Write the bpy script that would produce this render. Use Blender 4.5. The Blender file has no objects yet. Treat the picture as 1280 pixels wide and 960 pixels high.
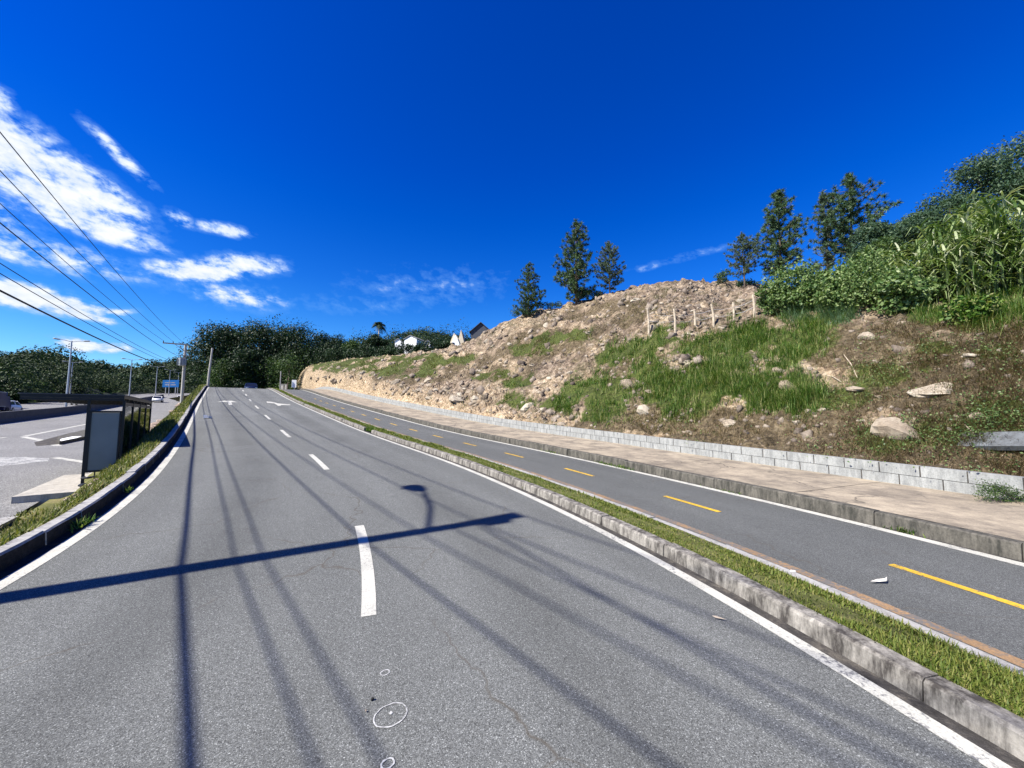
import bpy, math, random
import numpy as np
from mathutils import Vector, Matrix, noise as mn
rnd = random.Random(7)
rng = np.random.default_rng(7)
R = math.radians
scene = bpy.context.scene
col = scene.collection
PI = math.pi

# ------------------------------------------------------------------ camera frame (used to read positions off the survey of the place)
F, PITCH, H = 481.0, 0.0787671, 1.75
def proj(x, y, z):
    z = z - H
    d = max(.01, y*math.cos(PITCH) + z*math.sin(PITCH)); u = -y*math.sin(PITCH) + z*math.cos(PITCH)
    return 640 + F*x/d, 480 - F*u/d
def at(px, py, Y):
    a = (px-640)/F; b = (480-py)/F
    dy = math.cos(PITCH) - b*math.sin(PITCH); dz = math.sin(PITCH) + b*math.cos(PITCH)
    return Vector((a*Y/dy, Y, H + dz*Y/dy))

# ------------------------------------------------------------------ mesh helpers
def fbm(x, y, z=0., o=4):
    return mn.fractal(Vector((x, y, z)), 1.0, 2.0, o)

class MB:
    """collects verts and faces; build() links one mesh object"""
    def __init__(s): s.v = []; s.f = []; s.uv = None
    def add(s, v, f):
        n = len(s.v); s.v += [tuple(p) for p in v]; s.f += [tuple(i+n for i in q) for q in f]
    def box(s, c, size, rot=0, M=None):
        hx, hy, hz = [k/2 for k in size]
        vs = [Vector((sx*hx, sy*hy, sz*hz)) for sx in (-1, 1) for sy in (-1, 1) for sz in (-1, 1)]
        m = M if M is not None else Matrix.Rotation(rot, 3, 'Z')
        vs = [m @ p + Vector(c) for p in vs]
        s.add(vs, [(0,1,3,2), (4,6,7,5), (0,4,5,1), (2,3,7,6), (0,2,6,4), (1,5,7,3)])
    def beam(s, a, b, w, h=None, up=(0,0,1)):
        a = Vector(a); b = Vector(b); h = h or w
        d = (b-a).normalized(); x = d.cross(Vector(up))
        if x.length < 1e-4: x = d.cross(Vector((1,0,0)))
        x.normalize(); y = x.cross(d)
        vs = [p + x*sx*w/2 + y*sy*h/2 for p in (a, b) for sx, sy in ((-1,-1),(1,-1),(1,1),(-1,1))]
        s.add(vs, [(3,2,1,0), (4,5,6,7), (0,1,5,4), (1,2,6,5), (2,3,7,6), (3,0,4,7)])
    def tube(s, pts, rads, n=8, cap=True):
        pts = [Vector(p) for p in pts]; k = len(pts)
        if not hasattr(rads, '__len__'): rads = [rads]*k
        vs = []; fs = []; ref = None
        for i, p in enumerate(pts):
            d = (pts[min(i+1, k-1)] - pts[max(i-1, 0)])
            d = d.normalized() if d.length > 1e-9 else Vector((0,0,1))
            x = d.orthogonal() if ref is None else ref - d*ref.dot(d)
            if x.length < 1e-6: x = d.orthogonal()
            x.normalize(); ref = x; y = d.cross(x)
            for j in range(n):
                t = 2*PI*j/n; vs.append(p + (x*math.cos(t) + y*math.sin(t))*rads[i])
        for i in range(k-1):
            for j in range(n):
                fs.append((i*n+j, i*n+(j+1) % n, (i+1)*n+(j+1) % n, (i+1)*n+j))
        if cap: fs.append(tuple(range(n))[::-1]); fs.append(tuple((k-1)*n+j for j in range(n)))
        s.add(vs, fs)
    def grid(s, fn, U, V):
        """fn(u,v)->point; U outer, V inner"""
        vs = [fn(u, v) for u in U for v in V]; m = len(V)
        s.add(vs, [(i*m+j, (i+1)*m+j, (i+1)*m+j+1, i*m+j+1) for i in range(len(U)-1) for j in range(m-1)])
    def build(s, name, mat, parent=None, smooth=False, loc=None):
        me = bpy.data.meshes.new(name)
        me.from_pydata(s.v, [], s.f)
        return link(name, me, mat, parent, smooth, loc)

def link(name, me, mat, parent=None, smooth=False, loc=None):
    if mat is not None: me.materials.append(mat)
    if smooth: me.polygons.foreach_set('use_smooth', [True]*len(me.polygons))
    me.update()
    o = bpy.data.objects.new(name, me); col.objects.link(o)
    if parent is not None:
        o.parent = parent
        # parts are modelled in world space: keep them there
        if loc is None: o.matrix_parent_inverse = Matrix.LocRotScale(parent.location, parent.rotation_euler, parent.scale).inverted()
    if loc is not None: o.location = loc
    return o

def raw_mesh(name, verts, quads, mat, parent=None, smooth=False, loc=None):
    """fast numpy mesh of polygons that all have the same corner count"""
    verts = np.asarray(verts, dtype=np.float32); quads = np.asarray(quads, dtype=np.int32)
    me = bpy.data.meshes.new(name); k = quads.shape[1]; n = len(quads)
    me.vertices.add(len(verts)); me.vertices.foreach_set('co', verts.ravel())
    me.loops.add(n*k); me.loops.foreach_set('vertex_index', quads.ravel())
    me.polygons.add(n); me.polygons.foreach_set('loop_start', np.arange(0, n*k, k, dtype=np.int32))
    me.update(calc_edges=True); me.validate()
    return link(name, me, mat, parent, smooth, loc)

def attr(o, name, vals):
    a = o.data.attributes.new(name, 'FLOAT', 'POINT'); a.data.foreach_set('value', np.asarray(vals, dtype=np.float32))

def tag(o, label=None, cat=None, group=None, kind=None):
    if label: o['label'] = label
    if cat: o['category'] = cat
    if group: o['group'] = group
    if kind: o['kind'] = kind
    return o
def struct(o): o['kind'] = 'structure'; return o
def empty(name, loc, label, cat, group=None, rz=0):
    o = bpy.data.objects.new(name, None); col.objects.link(o); o.location = loc; o.rotation_euler.z = rz
    o.empty_display_size = .3
    return tag(o, label, cat, group)
def copy_tree(o, parent=None):
    c = o.copy(); col.objects.link(c)
    if parent is not None: c.parent = parent
    for ch in list(o.children): copy_tree(ch, c)
    return c

# ------------------------------------------------------------------ materials
def mat_new(name):
    m = bpy.data.materials.new(name); m.use_nodes = True; nt = m.node_tree
    for n in list(nt.nodes): nt.nodes.remove(n)
    out = nt.nodes.new('ShaderNodeOutputMaterial'); b = nt.nodes.new('ShaderNodeBsdfPrincipled')
    nt.links.new(b.outputs[0], out.inputs[0]); b.inputs['Roughness'].default_value = .8
    b.inputs['Specular IOR Level'].default_value = .25
    return m, nt, b, out
class NT:
    def __init__(s, nt): s.nt = nt
    def n(s, t, **kw):
        nd = s.nt.nodes.new(t)
        for k, v in kw.items(): setattr(nd, k, v)
        return nd
    def L(s, a, b): s.nt.links.new(a, b)
    def coord(s):
        return s.n('ShaderNodeNewGeometry').outputs['Position']
    def noise(s, scale, detail=4, rough=.55, vec=None, dist=0):
        nd = s.n('ShaderNodeTexNoise'); nd.inputs['Scale'].default_value = scale; nd.inputs['Detail'].default_value = detail
        nd.inputs['Roughness'].default_value = rough; nd.inputs['Distortion'].default_value = dist
        s.L(vec if vec is not None else s.coord(), nd.inputs['Vector']); return nd.outputs['Fac']
    def voro(s, scale, vec=None, out='Color', feature='F1'):
        nd = s.n('ShaderNodeTexVoronoi', feature=feature); nd.inputs['Scale'].default_value = scale
        s.L(vec if vec is not None else s.coord(), nd.inputs['Vector']); return nd.outputs[out]
    def ramp(s, fac, stops):
        nd = s.n('ShaderNodeValToRGB'); e = nd.color_ramp.elements
        while len(e) < len(stops): e.new(.5)
        for k, (p, c) in enumerate(stops):
            e[k].position = p; e[k].color = (c, c, c, 1) if isinstance(c, (int, float)) else (*c, 1)
        s.L(fac, nd.inputs[0]); return nd.outputs['Color']
    def mix(s, fac, a, b, mode='MIX'):
        nd = s.n('ShaderNodeMix', data_type='RGBA', blend_type=mode)
        for sock, v in ((nd.inputs['Factor'], fac), (nd.inputs[6], a), (nd.inputs[7], b)):
            if hasattr(v, 'links'): s.L(v, sock)
            elif isinstance(v, (int, float)): sock.default_value = v if sock.type == 'VALUE' else (v, v, v, 1)
            else: sock.default_value = (*v, 1)
        return nd.outputs[2]
    def math(s, op, a, b=None, c=None, clamp=False):
        nd = s.n('ShaderNodeMath', operation=op); nd.use_clamp = clamp
        for i, v in enumerate((a, b, c)):
            if v is None: continue
            if hasattr(v, 'links'): s.L(v, nd.inputs[i])
            else: nd.inputs[i].default_value = v
        return nd.outputs[0]
    def bump(s, h, strength, dist, bsdf):
        nd = s.n('ShaderNodeBump'); nd.inputs['Strength'].default_value = strength; nd.inputs['Distance'].default_value = dist
        s.L(h, nd.inputs['Height']); s.L(nd.outputs[0], bsdf.inputs['Normal'])
    def attr(s, name):
        return s.n('ShaderNodeAttribute', attribute_name=name).outputs['Fac']
    def uv(s): return s.n('ShaderNodeUVMap', uv_map='strip').outputs[0]
    def scalev(s, v, sc):
        nd = s.n('ShaderNodeMapping'); nd.inputs['Scale'].default_value = sc; s.L(v, nd.inputs[0]); return nd.outputs[0]

def simple(name, c, rough=.6, metal=0, var=.15, scale=6, bump=0, spec=.3):
    m, nt, b, _ = mat_new(name); t = NT(nt)
    f = t.noise(scale, 5)
    lo = tuple(x*(1-var) for x in c); hi = tuple(min(1, x*(1+var)) for x in c)
    t.L(t.ramp(f, [(.3, lo), (.7, hi)]), b.inputs['Base Color'])
    b.inputs['Roughness'].default_value = rough; b.inputs['Metallic'].default_value = metal; b.inputs['Specular IOR Level'].default_value = spec
    if bump: t.bump(t.noise(scale*8, 4), .5, bump, b)
    return m

def asphalt(name, lo, hi, stone, tint=(1, 1, 1.03), fine=75., stain=True):
    m, nt, b, _ = mat_new(name); t = NT(nt)
    p = t.coord()
    big = t.noise(.35, 5, .6)
    c = t.ramp(big, [(.3, tuple(lo*k for k in tint)), (.7, tuple(hi*k for k in tint))])
    if stain:
        uv = t.scalev(t.uv(), (1.3, .06, 1))
        st = t.noise(1.0, 4, .6, uv)
        c = t.mix(t.ramp(st, [(.35, .0), (.75, .6)]), c, tuple(lo*.75*k for k in tint))
    if stain:
        sx = t.n('ShaderNodeSeparateXYZ'); t.L(t.uv(), sx.inputs[0])
        au = t.math('ADD', t.math('ABSOLUTE', sx.outputs[0]), t.math('MULTIPLY', t.math('SUBTRACT', t.noise(.5, 3), .5), .5))
        oil = t.math('EXPONENT', t.math('MULTIPLY', t.math('POWER', t.math('SUBTRACT', au, 1.5), 2.), -9.))
        trk = t.math('ADD', t.math('EXPONENT', t.math('MULTIPLY', t.math('POWER', t.math('SUBTRACT', au, .72), 2.), -14.)), t.math('EXPONENT', t.math('MULTIPLY', t.math('POWER', t.math('SUBTRACT', au, 2.3), 2.), -14.)))
        brk = t.ramp(t.noise(.8, 4, .65), [(.35, .25), (.65, 1.)])
        gain = t.math('ADD', t.math('SUBTRACT', 1., t.math('MULTIPLY', t.math('MULTIPLY', oil, brk), .20)), t.math('MULTIPLY', trk, .09))
        c = t.mix(1., c, gain, 'MULTIPLY')
    cell = t.voro(fine, p)
    sep = t.n('ShaderNodeSeparateColor'); t.L(cell, sep.inputs[0])
    bright = t.ramp(sep.outputs[0], [(.0, .30), (.12, .62), (.4, .86), (.7, 1.06), (.88, 1.35), (.96, 1.8), (1., stone)])
    c = t.mix(1., c, bright, 'MULTIPLY')
    c2 = t.ramp(t.noise(fine*.35, 4, .75), [(.28, .55), (.5, 1.), (.72, 1.3)])
    c = t.mix(.75, c, c2, 'MULTIPLY')
    spots = t.ramp(t.noise(2.2, 6, .75), [(.62, 0.), (.74, .55)])
    c = t.mix(spots, c, tuple(lo*.5*k for k in tint))
    t.L(c, b.inputs['Base Color'])
    b.inputs['Roughness'].default_value = .85
    hgt = t.math('ADD', sep.outputs[1], t.noise(fine*.6, 3, .7))
    t.bump(hgt, .55, .006, b)
    return m

def paint(name, c, wear=.5, under=(.12, .12, .125)):
    m, nt, b, _ = mat_new(name); t = NT(nt)
    f = t.math('ADD', t.math('MULTIPLY', t.noise(26, 5, .7), .6), t.math('MULTIPLY', t.noise(2.5, 4, .6), .4))
    k = .62 - wear*.12
    fac = t.ramp(f, [(k-.03, 0.), (k+.05, 1.)])
    dirt = t.ramp(t.noise(3., 4), [(.3, tuple(x*.78 for x in c)), (.65, c)])
    speck = t.ramp(t.noise(80, 2), [(.35, .75), (.6, 1.05)])
    cc = t.mix(1., dirt, speck, 'MULTIPLY')
    t.L(t.mix(fac, cc, under), b.inputs['Base Color'])
    t.bump(t.noise(70, 3), .4, .003, b)
    return m

def concrete(name, c, dark, amt=.5, scale=3., streak=True, bump=.004):
    m, nt, b, _ = mat_new(name); t = NT(nt)
    a = t.noise(scale, 6, .65); base = t.ramp(a, [(.3, tuple(x*.8 for x in c)), (.68, tuple(min(1, x*1.12) for x in c))])
    v = t.scalev(t.coord(), (6, 6, 1.4)) if streak else t.coord()
    st = t.noise(1.6 if streak else scale*1.7, 6, .72, v)
    cc = t.mix(t.ramp(st, [(.52-.14*amt, 0.), (.62, amt)]), base, dark)
    sp = t.ramp(t.noise(45, 4, .7), [(.3, .72), (.6, 1.06)])
    t.L(t.mix(.9, cc, sp, 'MULTIPLY'), b.inputs['Base Color'])
    b.inputs['Roughness'].default_value = .9
    t.bump(t.noise(30, 6, .7), .6, bump, b)
    return m

def leafmat(name, stops, trans=.3, rough=.55, scale=.25):
    m, nt, b, out = mat_new(name); t = NT(nt)
    isl = t.n('ShaderNodeNewGeometry').outputs['Random Per Island']
    f = t.math('ADD', t.math('MULTIPLY', isl, .6), t.math('MULTIPLY', t.noise(scale, 3), .4))
    c = t.ramp(f, stops)
    t.L(c, b.inputs['Base Color']); b.inputs['Roughness'].default_value = rough; b.inputs['Specular IOR Level'].default_value = .25
    tr = t.n('ShaderNodeBsdfTranslucent'); t.L(t.mix(1., c, (1.1, 1.25, .5), 'MULTIPLY'), tr.inputs[0])
    mx = t.n('ShaderNodeMixShader'); mx.inputs[0].default_value = trans
    t.L(b.outputs[0], mx.inputs[1]); t.L(tr.outputs[0], mx.inputs[2]); t.L(mx.outputs[0], out.inputs[0])
    return m

M = {}
M['road'] = asphalt('road_asphalt', .118, .150, 2.8, (1.0, 1.03, .97), 210.)
M['bike'] = asphalt('bike_path_asphalt', .100, .128, 2.4, (1.0, 1.03, .98), 210.)
M['highway'] = asphalt('highway_asphalt', .16, .21, 1.8, (1.02, 1, .95), 60., False)
M['white'] = paint('white_road_paint', (.50, .49, .43), .4)
M['white_worn'] = paint('worn_white_paint', (.46, .455, .42), 1.0)
M['yellow'] = paint('yellow_road_paint', (.62, .39, .035), .5, (.08, .08, .085))
M['ochre'] = paint('ochre_band_paint', (.30, .19, .10), 1.1, (.13, .12, .11))
M['chalk'] = paint('chalk_mark', (.50, .50, .48), .75)
M['kerb'] = concrete('kerb_concrete', (.29, .27, .235), (.045, .04, .035), 1.)
M['kerb_grey'] = concrete('edging_concrete', (.34, .33, .31), (.12, .11, .10), .4)
M['kerb_dark'] = concrete('weathered_kerb_concrete', (.125, .115, .095), (.03, .03, .025), .9)
M['slab'] = concrete('pavement_concrete', (.37, .31, .225), (.16, .135, .105), .85, .9, False)
M['block'] = concrete('block_concrete', (.31, .315, .30), (.17, .175, .17), .7, 2.4)
def crack(m, scale, w):
    nt = m.node_tree; t = NT(nt); b = [n for n in nt.nodes if n.type == 'BSDF_PRINCIPLED'][0]; src = b.inputs['Base Color'].links[0].from_socket
    p = t.n('ShaderNodeVectorMath', operation='ADD'); nv = t.n('ShaderNodeTexNoise'); nv.inputs['Scale'].default_value = 3.; t.L(t.coord(), nv.inputs[0])
    sc_ = t.n('ShaderNodeVectorMath', operation='SCALE'); t.L(nv.outputs['Color'], sc_.inputs[0]); sc_.inputs['Scale'].default_value = .35
    t.L(t.coord(), p.inputs[0]); t.L(sc_.outputs[0], p.inputs[1])
    d = t.voro(scale, p.outputs[0], 'Distance', 'DISTANCE_TO_EDGE')
    f = t.math('MULTIPLY', t.ramp(d, [(0., 1.), (w, 0.)]), t.ramp(t.noise(.6, 3), [(.45, 0.), (.55, .85)]))
    t.L(t.mix(f, src, (.08, .07, .055)), b.inputs['Base Color'])
crack(M['slab'], .55, .012); crack(M['bike'], .5, .006); crack(M['road'], .33, .0045)
M['platform'] = concrete('platform_concrete', (.42, .39, .34), (.2, .19, .17), .5)
M['polecon'] = concrete('pole_concrete', (.42, .40, .36), (.25, .23, .2), .4)
M['greyslab'] = concrete('grey_concrete', (.125, .135, .14), (.07, .07, .07), .7)
M['barrier'] = concrete('barrier_concrete', (.10, .10, .105), (.04, .04, .04), .6)
M['galv'] = simple('galvanised_steel', (.42, .43, .44), .45, .5)
M['dark_metal'] = simple('dark_painted_steel', (.009, .011, .016), .45, .0, .2)
M['roof_metal'] = simple('shelter_roof_sheet', (.07, .07, .08), .5, .2, .2)
M['panelgrey'] = simple('grey_poster_panel', (.16, .185, .20), .35, 0, .08, 2)
M['wire'] = simple('black_cable', (.015, .015, .015), .7)
M['wood'] = simple('weathered_wood', (.42, .35, .26), .9, 0, .35, 9, .01)
M['bark'] = simple('tree_bark', (.10, .075, .055), .95, 0, .4, 7, .02)
M['barkpale'] = simple('pale_bark', (.30, .25, .19), .95, 0, .35, 7, .02)
M['black'] = simple('black_rubber', (.012, .012, .012), .8)
M['carwhite'] = simple('white_car_paint', (.75, .75, .74), .3, 0, .05, 2, 0, .5)
M['cardark'] = simple('dark_car_paint', (.012, .016, .035), .25, .1, .1, 2, 0, .5)
M['truckblue'] = simple('blue_box_paint', (.003, .010, .085), .4, 0, .12, 2)
M['truckblue2'] = simple('blue_container_paint', (.01, .05, .16), .5, 0, .2, 2)
M['truckgrey'] = simple('grey_truck_paint', (.27, .29, .30), .5, 0, .15, 2)
M['signblue'] = simple('blue_sign_face', (.01, .10, .30), .4, 0, .1, 1)
M['white_plain'] = simple('white_wall_paint', (.74, .74, .72), .8, 0, .08, 2)
M['cream_wall'] = simple('cream_wall_paint', (.55, .48, .36), .8, 0, .1, 2)
M['roofdark'] = simple('dark_slate_roof', (.055, .06, .075), .7, 0, .2, 3)
M['rooftile'] = simple('grey_roof_tile', (.22, .21, .20), .8, 0, .2, 3)
M['headlamp'] = simple('headlamp_glass', (.7, .7, .72), .15, .3, .05)
M['taillamp'] = simple('red_tail_lamp', (.25, .01, .01), .25)
M['paper'] = simple('dirty_paper', (.62, .58, .50), .9, 0, .2, 30)
M['rubbish'] = simple('pale_rubbish', (.66, .66, .66), .8, 0, .3, 30)
def glassmat(name, tint, alpha):
    m, nt, b, out = mat_new(name); t = NT(nt)
    g = t.n('ShaderNodeBsdfGlossy'); g.inputs['Roughness'].default_value = .05
    tr = t.n('ShaderNodeBsdfTransparent'); tr.inputs[0].default_value = (*tint, 1)
    fr = t.n('ShaderNodeFresnel'); fr.inputs[0].default_value = 1.5
    mx = t.n('ShaderNodeMixShader'); t.L(t.math('ADD', fr.outputs[0], alpha, clamp=True), mx.inputs[0])
    t.L(tr.outputs[0], mx.inputs[1]); t.L(g.outputs[0], mx.inputs[2]); t.L(mx.outputs[0], out.inputs[0])
    return m
M['glass'] = glassmat('shelter_glass', (.55, .60, .62), .03)
M['carglass'] = simple('dark_car_glass', (.01, .012, .015), .08, 0, .05, 2, 0, .6)

M['verge'] = leafmat('verge_grass', [(.15, (.06, .10, .014)), (.45, (.125, .165, .028)), (.7, (.20, .205, .05)), (.9, (.33, .27, .12))], .35)
M['verge_dry'] = leafmat('dry_verge_grass', [(.15, (.05, .078, .013)), (.46, (.11, .135, .026)), (.68, (.19, .18, .055)), (.9, (.33, .26, .13))], .3)
M['bankgrass'] = leafmat('bank_grass', [(.25, (0.024, 0.068, 0.008)), (.45, (0.061, 0.135, 0.016)), (.6, (0.128, 0.209, 0.038)), (.78, (0.338, 0.324, 0.135))], .35, .55, 1.1)
M['bluegrass'] = leafmat('bluish_grass', [(.15, (.04, .09, .04)), (.6, (.10, .17, .085)), (.95, (.22, .27, .15))], .35)
M['drygrass'] = leafmat('dry_grass', [(.15, (.065, .046, .026)), (.5, (.165, .118, .066)), (.8, (.28, .215, .125)), (.95, (.42, .35, .22))], .25)
M['olivegrass'] = leafmat('olive_grass', [(.15, (0.066, 0.072, 0.022)), (.5, (0.143, 0.149, 0.044)), (.85, (0.242, 0.220, 0.088))], .3)
M['cane'] = leafmat('cane_leaves', [(.2, (0.038, 0.076, 0.016)), (.42, (0.094, 0.152, 0.042)), (.62, (0.226, 0.287, 0.122)), (.8, (0.452, 0.466, 0.310))], .3, .4)
M['shrub'] = leafmat('shrub_leaves', [(.15, (0.033, 0.078, 0.020)), (.5, (0.090, 0.155, 0.046)), (.9, (0.277, 0.341, 0.138))], .3, .45)
M['pine'] = leafmat('pine_needles', [(.15, (0.020, 0.047, 0.022)), (.55, (0.055, 0.106, 0.043)), (.95, (0.163, 0.224, 0.091))], .15)
M['pinelight'] = leafmat('grey_pine_needles', [(.15, (0.036, 0.060, 0.036)), (.55, (0.080, 0.123, 0.073)), (.95, (0.197, 0.239, 0.163))], .2)
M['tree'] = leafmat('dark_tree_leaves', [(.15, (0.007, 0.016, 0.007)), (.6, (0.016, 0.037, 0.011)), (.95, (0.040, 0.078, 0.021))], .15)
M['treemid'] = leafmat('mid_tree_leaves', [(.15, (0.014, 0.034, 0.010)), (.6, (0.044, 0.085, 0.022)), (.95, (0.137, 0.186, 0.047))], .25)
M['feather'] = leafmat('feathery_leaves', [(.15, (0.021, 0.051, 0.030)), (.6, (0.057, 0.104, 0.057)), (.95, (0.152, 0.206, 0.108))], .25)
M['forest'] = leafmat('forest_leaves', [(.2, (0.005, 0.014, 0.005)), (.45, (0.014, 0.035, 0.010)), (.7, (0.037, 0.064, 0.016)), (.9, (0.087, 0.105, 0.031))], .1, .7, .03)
M['palm'] = leafmat('palm_fronds', [(.15, (.010, .020, .008)), (.6, (.03, .045, .02)), (.95, (.10, .12, .06))], .2)

def rockmat(name, lo, hi, dark):
    m, nt, b, _ = mat_new(name); t = NT(nt)
    oi = t.n('ShaderNodeObjectInfo').outputs['Random']
    isl = t.n('ShaderNodeNewGeometry').outputs['Random Per Island']
    f = t.math('ADD', t.math('MULTIPLY', t.noise(2.2, 6, .7), .6), t.math('MULTIPLY', t.math('ADD', oi, isl), .22))
    c = t.ramp(f, [(.3, dark), (.5, lo), (.75, hi)])
    sp = t.ramp(t.noise(18, 5, .7), [(.3, .6), (.6, 1.08)])
    t.L(t.mix(.7, c, sp, 'MULTIPLY'), b.inputs['Base Color'])
    b.inputs['Roughness'].default_value = .95; t.bump(t.noise(9, 6, .7), .8, .04, b)
    return m
M['rock'] = rockmat('tan_rock', (.27, .22, .16), (.47, .42, .33), (.12, .09, .065))
M['rubble'] = rockmat('rubble_stone', (.25, .205, .16), (.50, .455, .38), (.09, .07, .055))
M['riprap'] = rockmat('pinkish_stone', (.33, .25, .195), (.47, .385, .31), (.15, .11, .09))

# hillside: rock / pinkish rubble / dry thatch / green cover chosen by masks that belong to the ground itself
def hillmat():
    m, nt, b, _ = mat_new('hillside_soil'); t = NT(nt)
    p = t.coord()
    n1 = t.noise(.55, 6, .68); n2 = t.noise(2.6, 6, .7); n3 = t.noise(11, 5, .7)
    rock = t.ramp(n2, [(.34, (.07, .05, .034)), (.45, (.25, .185, .12)), (.54, (.42, .335, .225)), (.70, (.60, .51, .38))])  # shading contrast put into the albedo, dark end for crevices
    strat = t.scalev(p, (1.5, 1.5, 4.0))
    rock = t.mix(t.ramp(t.noise(1.3, 6, .7, strat), [(.42, 0.), (.6, .55)]), rock, (.33, .235, .14))
    pink = t.ramp(n2, [(.34, (.05, .037, .027)), (.46, (.17, .125, .088)), (.56, (.30, .23, .165)), (.72, (.48, .41, .325))])
    brown = t.ramp(t.noise(5, 6, .75), [(.3, (.045, .034, .02)), (.5, (.12, .09, .052)), (.72, (.25, .20, .125))])
    green = t.ramp(n3, [(.3, (.03, .042, .01)), (.55, (.075, .095, .02)), (.75, (.15, .14, .045))])
    c = t.mix(t.math('ADD', t.attr('pink'), t.math('MULTIPLY', t.math('SUBTRACT', n1, .5), .8), clamp=True), rock, pink)
    e = t.math('SUBTRACT', n2, .5)
    scr = t.ramp(t.math('ADD', t.math('MULTIPLY', t.noise(.8, 6, .72), .7), t.math('MULTIPLY', t.noise(6., 4, .7), .3)), [(.52, 0.), (.60, .75)])
    c = t.mix(t.math('MULTIPLY', scr, t.math('SUBTRACT', 1., t.attr('cut'))), c, t.ramp(n3, [(.3, (.05, .045, .022)), (.6, (.12, .105, .055)), (.8, (.19, .165, .095))]))
    c = t.mix(t.math('MULTIPLY', t.attr('cut'), .75, clamp=True), c, t.ramp(t.noise(1.9, 6, .7, strat), [(.32, (.10, .065, .04)), (.46, (.42, .29, .16)), (.62, (.62, .51, .36)), (.8, (.70, .62, .49))]))
    fb = t.ramp(t.math('ADD', t.attr('brown'), t.math('MULTIPLY', e, 1.1)), [(.4, 0.), (.6, 1.)])
    c = t.mix(fb, c, brown)
    fg = t.ramp(t.math('ADD', t.attr('green'), t.math('MULTIPLY', e, 1.3)), [(.45, 0.), (.62, 1.)])
    c = t.mix(fg, c, green)
    cell = t.n('ShaderNodeSeparateColor'); t.L(t.voro(5.5, p), cell.inputs[0])
    st = t.ramp(cell.outputs[0], [(0., .45), (.5, .95), (1., 1.4)])
    c = t.mix(.55, c, st, 'MULTIPLY')
    c = t.mix(.7, c, t.ramp(t.noise(38, 4, .7), [(.3, .62), (.62, 1.12)]), 'MULTIPLY')
    t.L(c, b.inputs['Base Color']); b.inputs['Roughness'].default_value = .97
    c = t.mix(1., c, t.ramp(t.noise(.22, 4, .6), [(.32, .68), (.6, 1.05)]), 'MULTIPLY'); t.L(c, b.inputs['Base Color'])
    hg = t.math('ADD', t.math('MULTIPLY', n2, .6), t.math('ADD', t.math('MULTIPLY', n3, .35), t.math('MULTIPLY', t.voro(5.5, p, 'Distance'), .6)))
    t.bump(hg, 1., .22, b)
    return m
M['hill'] = hillmat()
def soilmat(name, a, bcol, ccol, sc=2.5):
    m, nt, b, _ = mat_new(name); t = NT(nt)
    c = t.ramp(t.noise(sc, 7, .72), [(.3, a), (.5, bcol), (.72, ccol)])
    c = t.mix(.7, c, t.ramp(t.noise(40, 4, .7), [(.3, .6), (.62, 1.15)]), 'MULTIPLY')
    t.L(c, b.inputs['Base Color']); b.inputs['Roughness'].default_value = .97
    t.bump(t.noise(14, 6, .7), .8, .05, b)
    return m
M['verge_soil'] = soilmat('verge_soil', (.05, .055, .015), (.10, .11, .03), (.19, .17, .075), 6)
M['bank_soil'] = soilmat('embankment_soil', (.05, .06, .016), (.12, .12, .036), (.24, .19, .10), 1.6)
M['gutter'] = soilmat('gutter_dirt', (.025, .023, .021), (.06, .055, .05), (.17, .15, .12), 4)
M['gutter_shade'] = soilmat('gutter_dirt_shade', (.012, .012, .012), (.022, .021, .02), (.05, .045, .04), 5)  # dirt tone taken near black to paint in shade at the left kerb
M['ground'] = soilmat('scrub_ground', (.02, .03, .01), (.05, .06, .02), (.10, .09, .05), .4)
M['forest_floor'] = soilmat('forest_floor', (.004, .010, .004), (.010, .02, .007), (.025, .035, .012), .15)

# ------------------------------------------------------------------ road alignment: s along the lane line, u across (u > 0 to the bike path side)
KS = [-30, -4, 4, 8, 14, 22, 34, 50, 75, 140]
KK = [.0, .05274, .0557, .03154, .00289, .00057, -.00102, .0, .0, .0]
GS = [-30, -4, 4, 8, 14, 22, 34, 50, 58, 66, 80, 140]
GG = [.01, .0228, .03156, .06078, .06271, .09466, .09695, .112, .09, -.005, -.035, -.03]
DS = .1; SA = np.arange(-30, 140, DS)
kap = np.interp(SA, KS, KK); gr = np.interp(SA, GS, GG)
i0 = int(np.argmin(abs(SA)))
psi = np.cumsum(kap)*DS; psi = psi - psi[i0] + .1501
cx = np.cumsum(-np.sin(psi))*DS; cy = np.cumsum(np.cos(psi))*DS; cz = np.cumsum(gr)*DS
cx += -.331 - cx[i0]; cy += -.0501 - cy[i0]; cz -= cz[i0]
def RP(s, u, dz=0.):
    x, y, z, a = (np.interp(s, SA, q) for q in (cx, cy, cz, psi))
    return Vector((x + u*math.cos(a), y + u*math.sin(a), z + dz))
def srange(s0, s1):
    out = [s0]
    while out[-1] < s1 - 1e-6:
        s = out[-1]; out.append(min(s1, s + (.25 if -1 < s < 12 else .5 if s < 30 else 1.)))
    return out
def strip(name, s0, s1, us, dzs, mat, parent=None, S=None):
    """sheet along the alignment; carries a (u, s) map"""
    S = S or srange(s0, s1); mb = MB(); k = len(us)
    mb.grid(lambda s, j: RP(s, us[j], dzs[j]), S, range(k))
    # wind faces upward
    mb.f = [q[::-1] for q in mb.f]
    o = mb.build(name, mat, parent)
    uvl = o.data.uv_layers.new(name='strip')
    for lp in o.data.loops:
        i, j = divmod(lp.vertex_index, k); uvl.data[lp.index].uv = (us[j], S[i])
    return o
road = struct(strip('road', -28, 120, [-3.40, -2, -.7, .7, 2, 3.22], [0]*6, M['road']))
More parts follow.
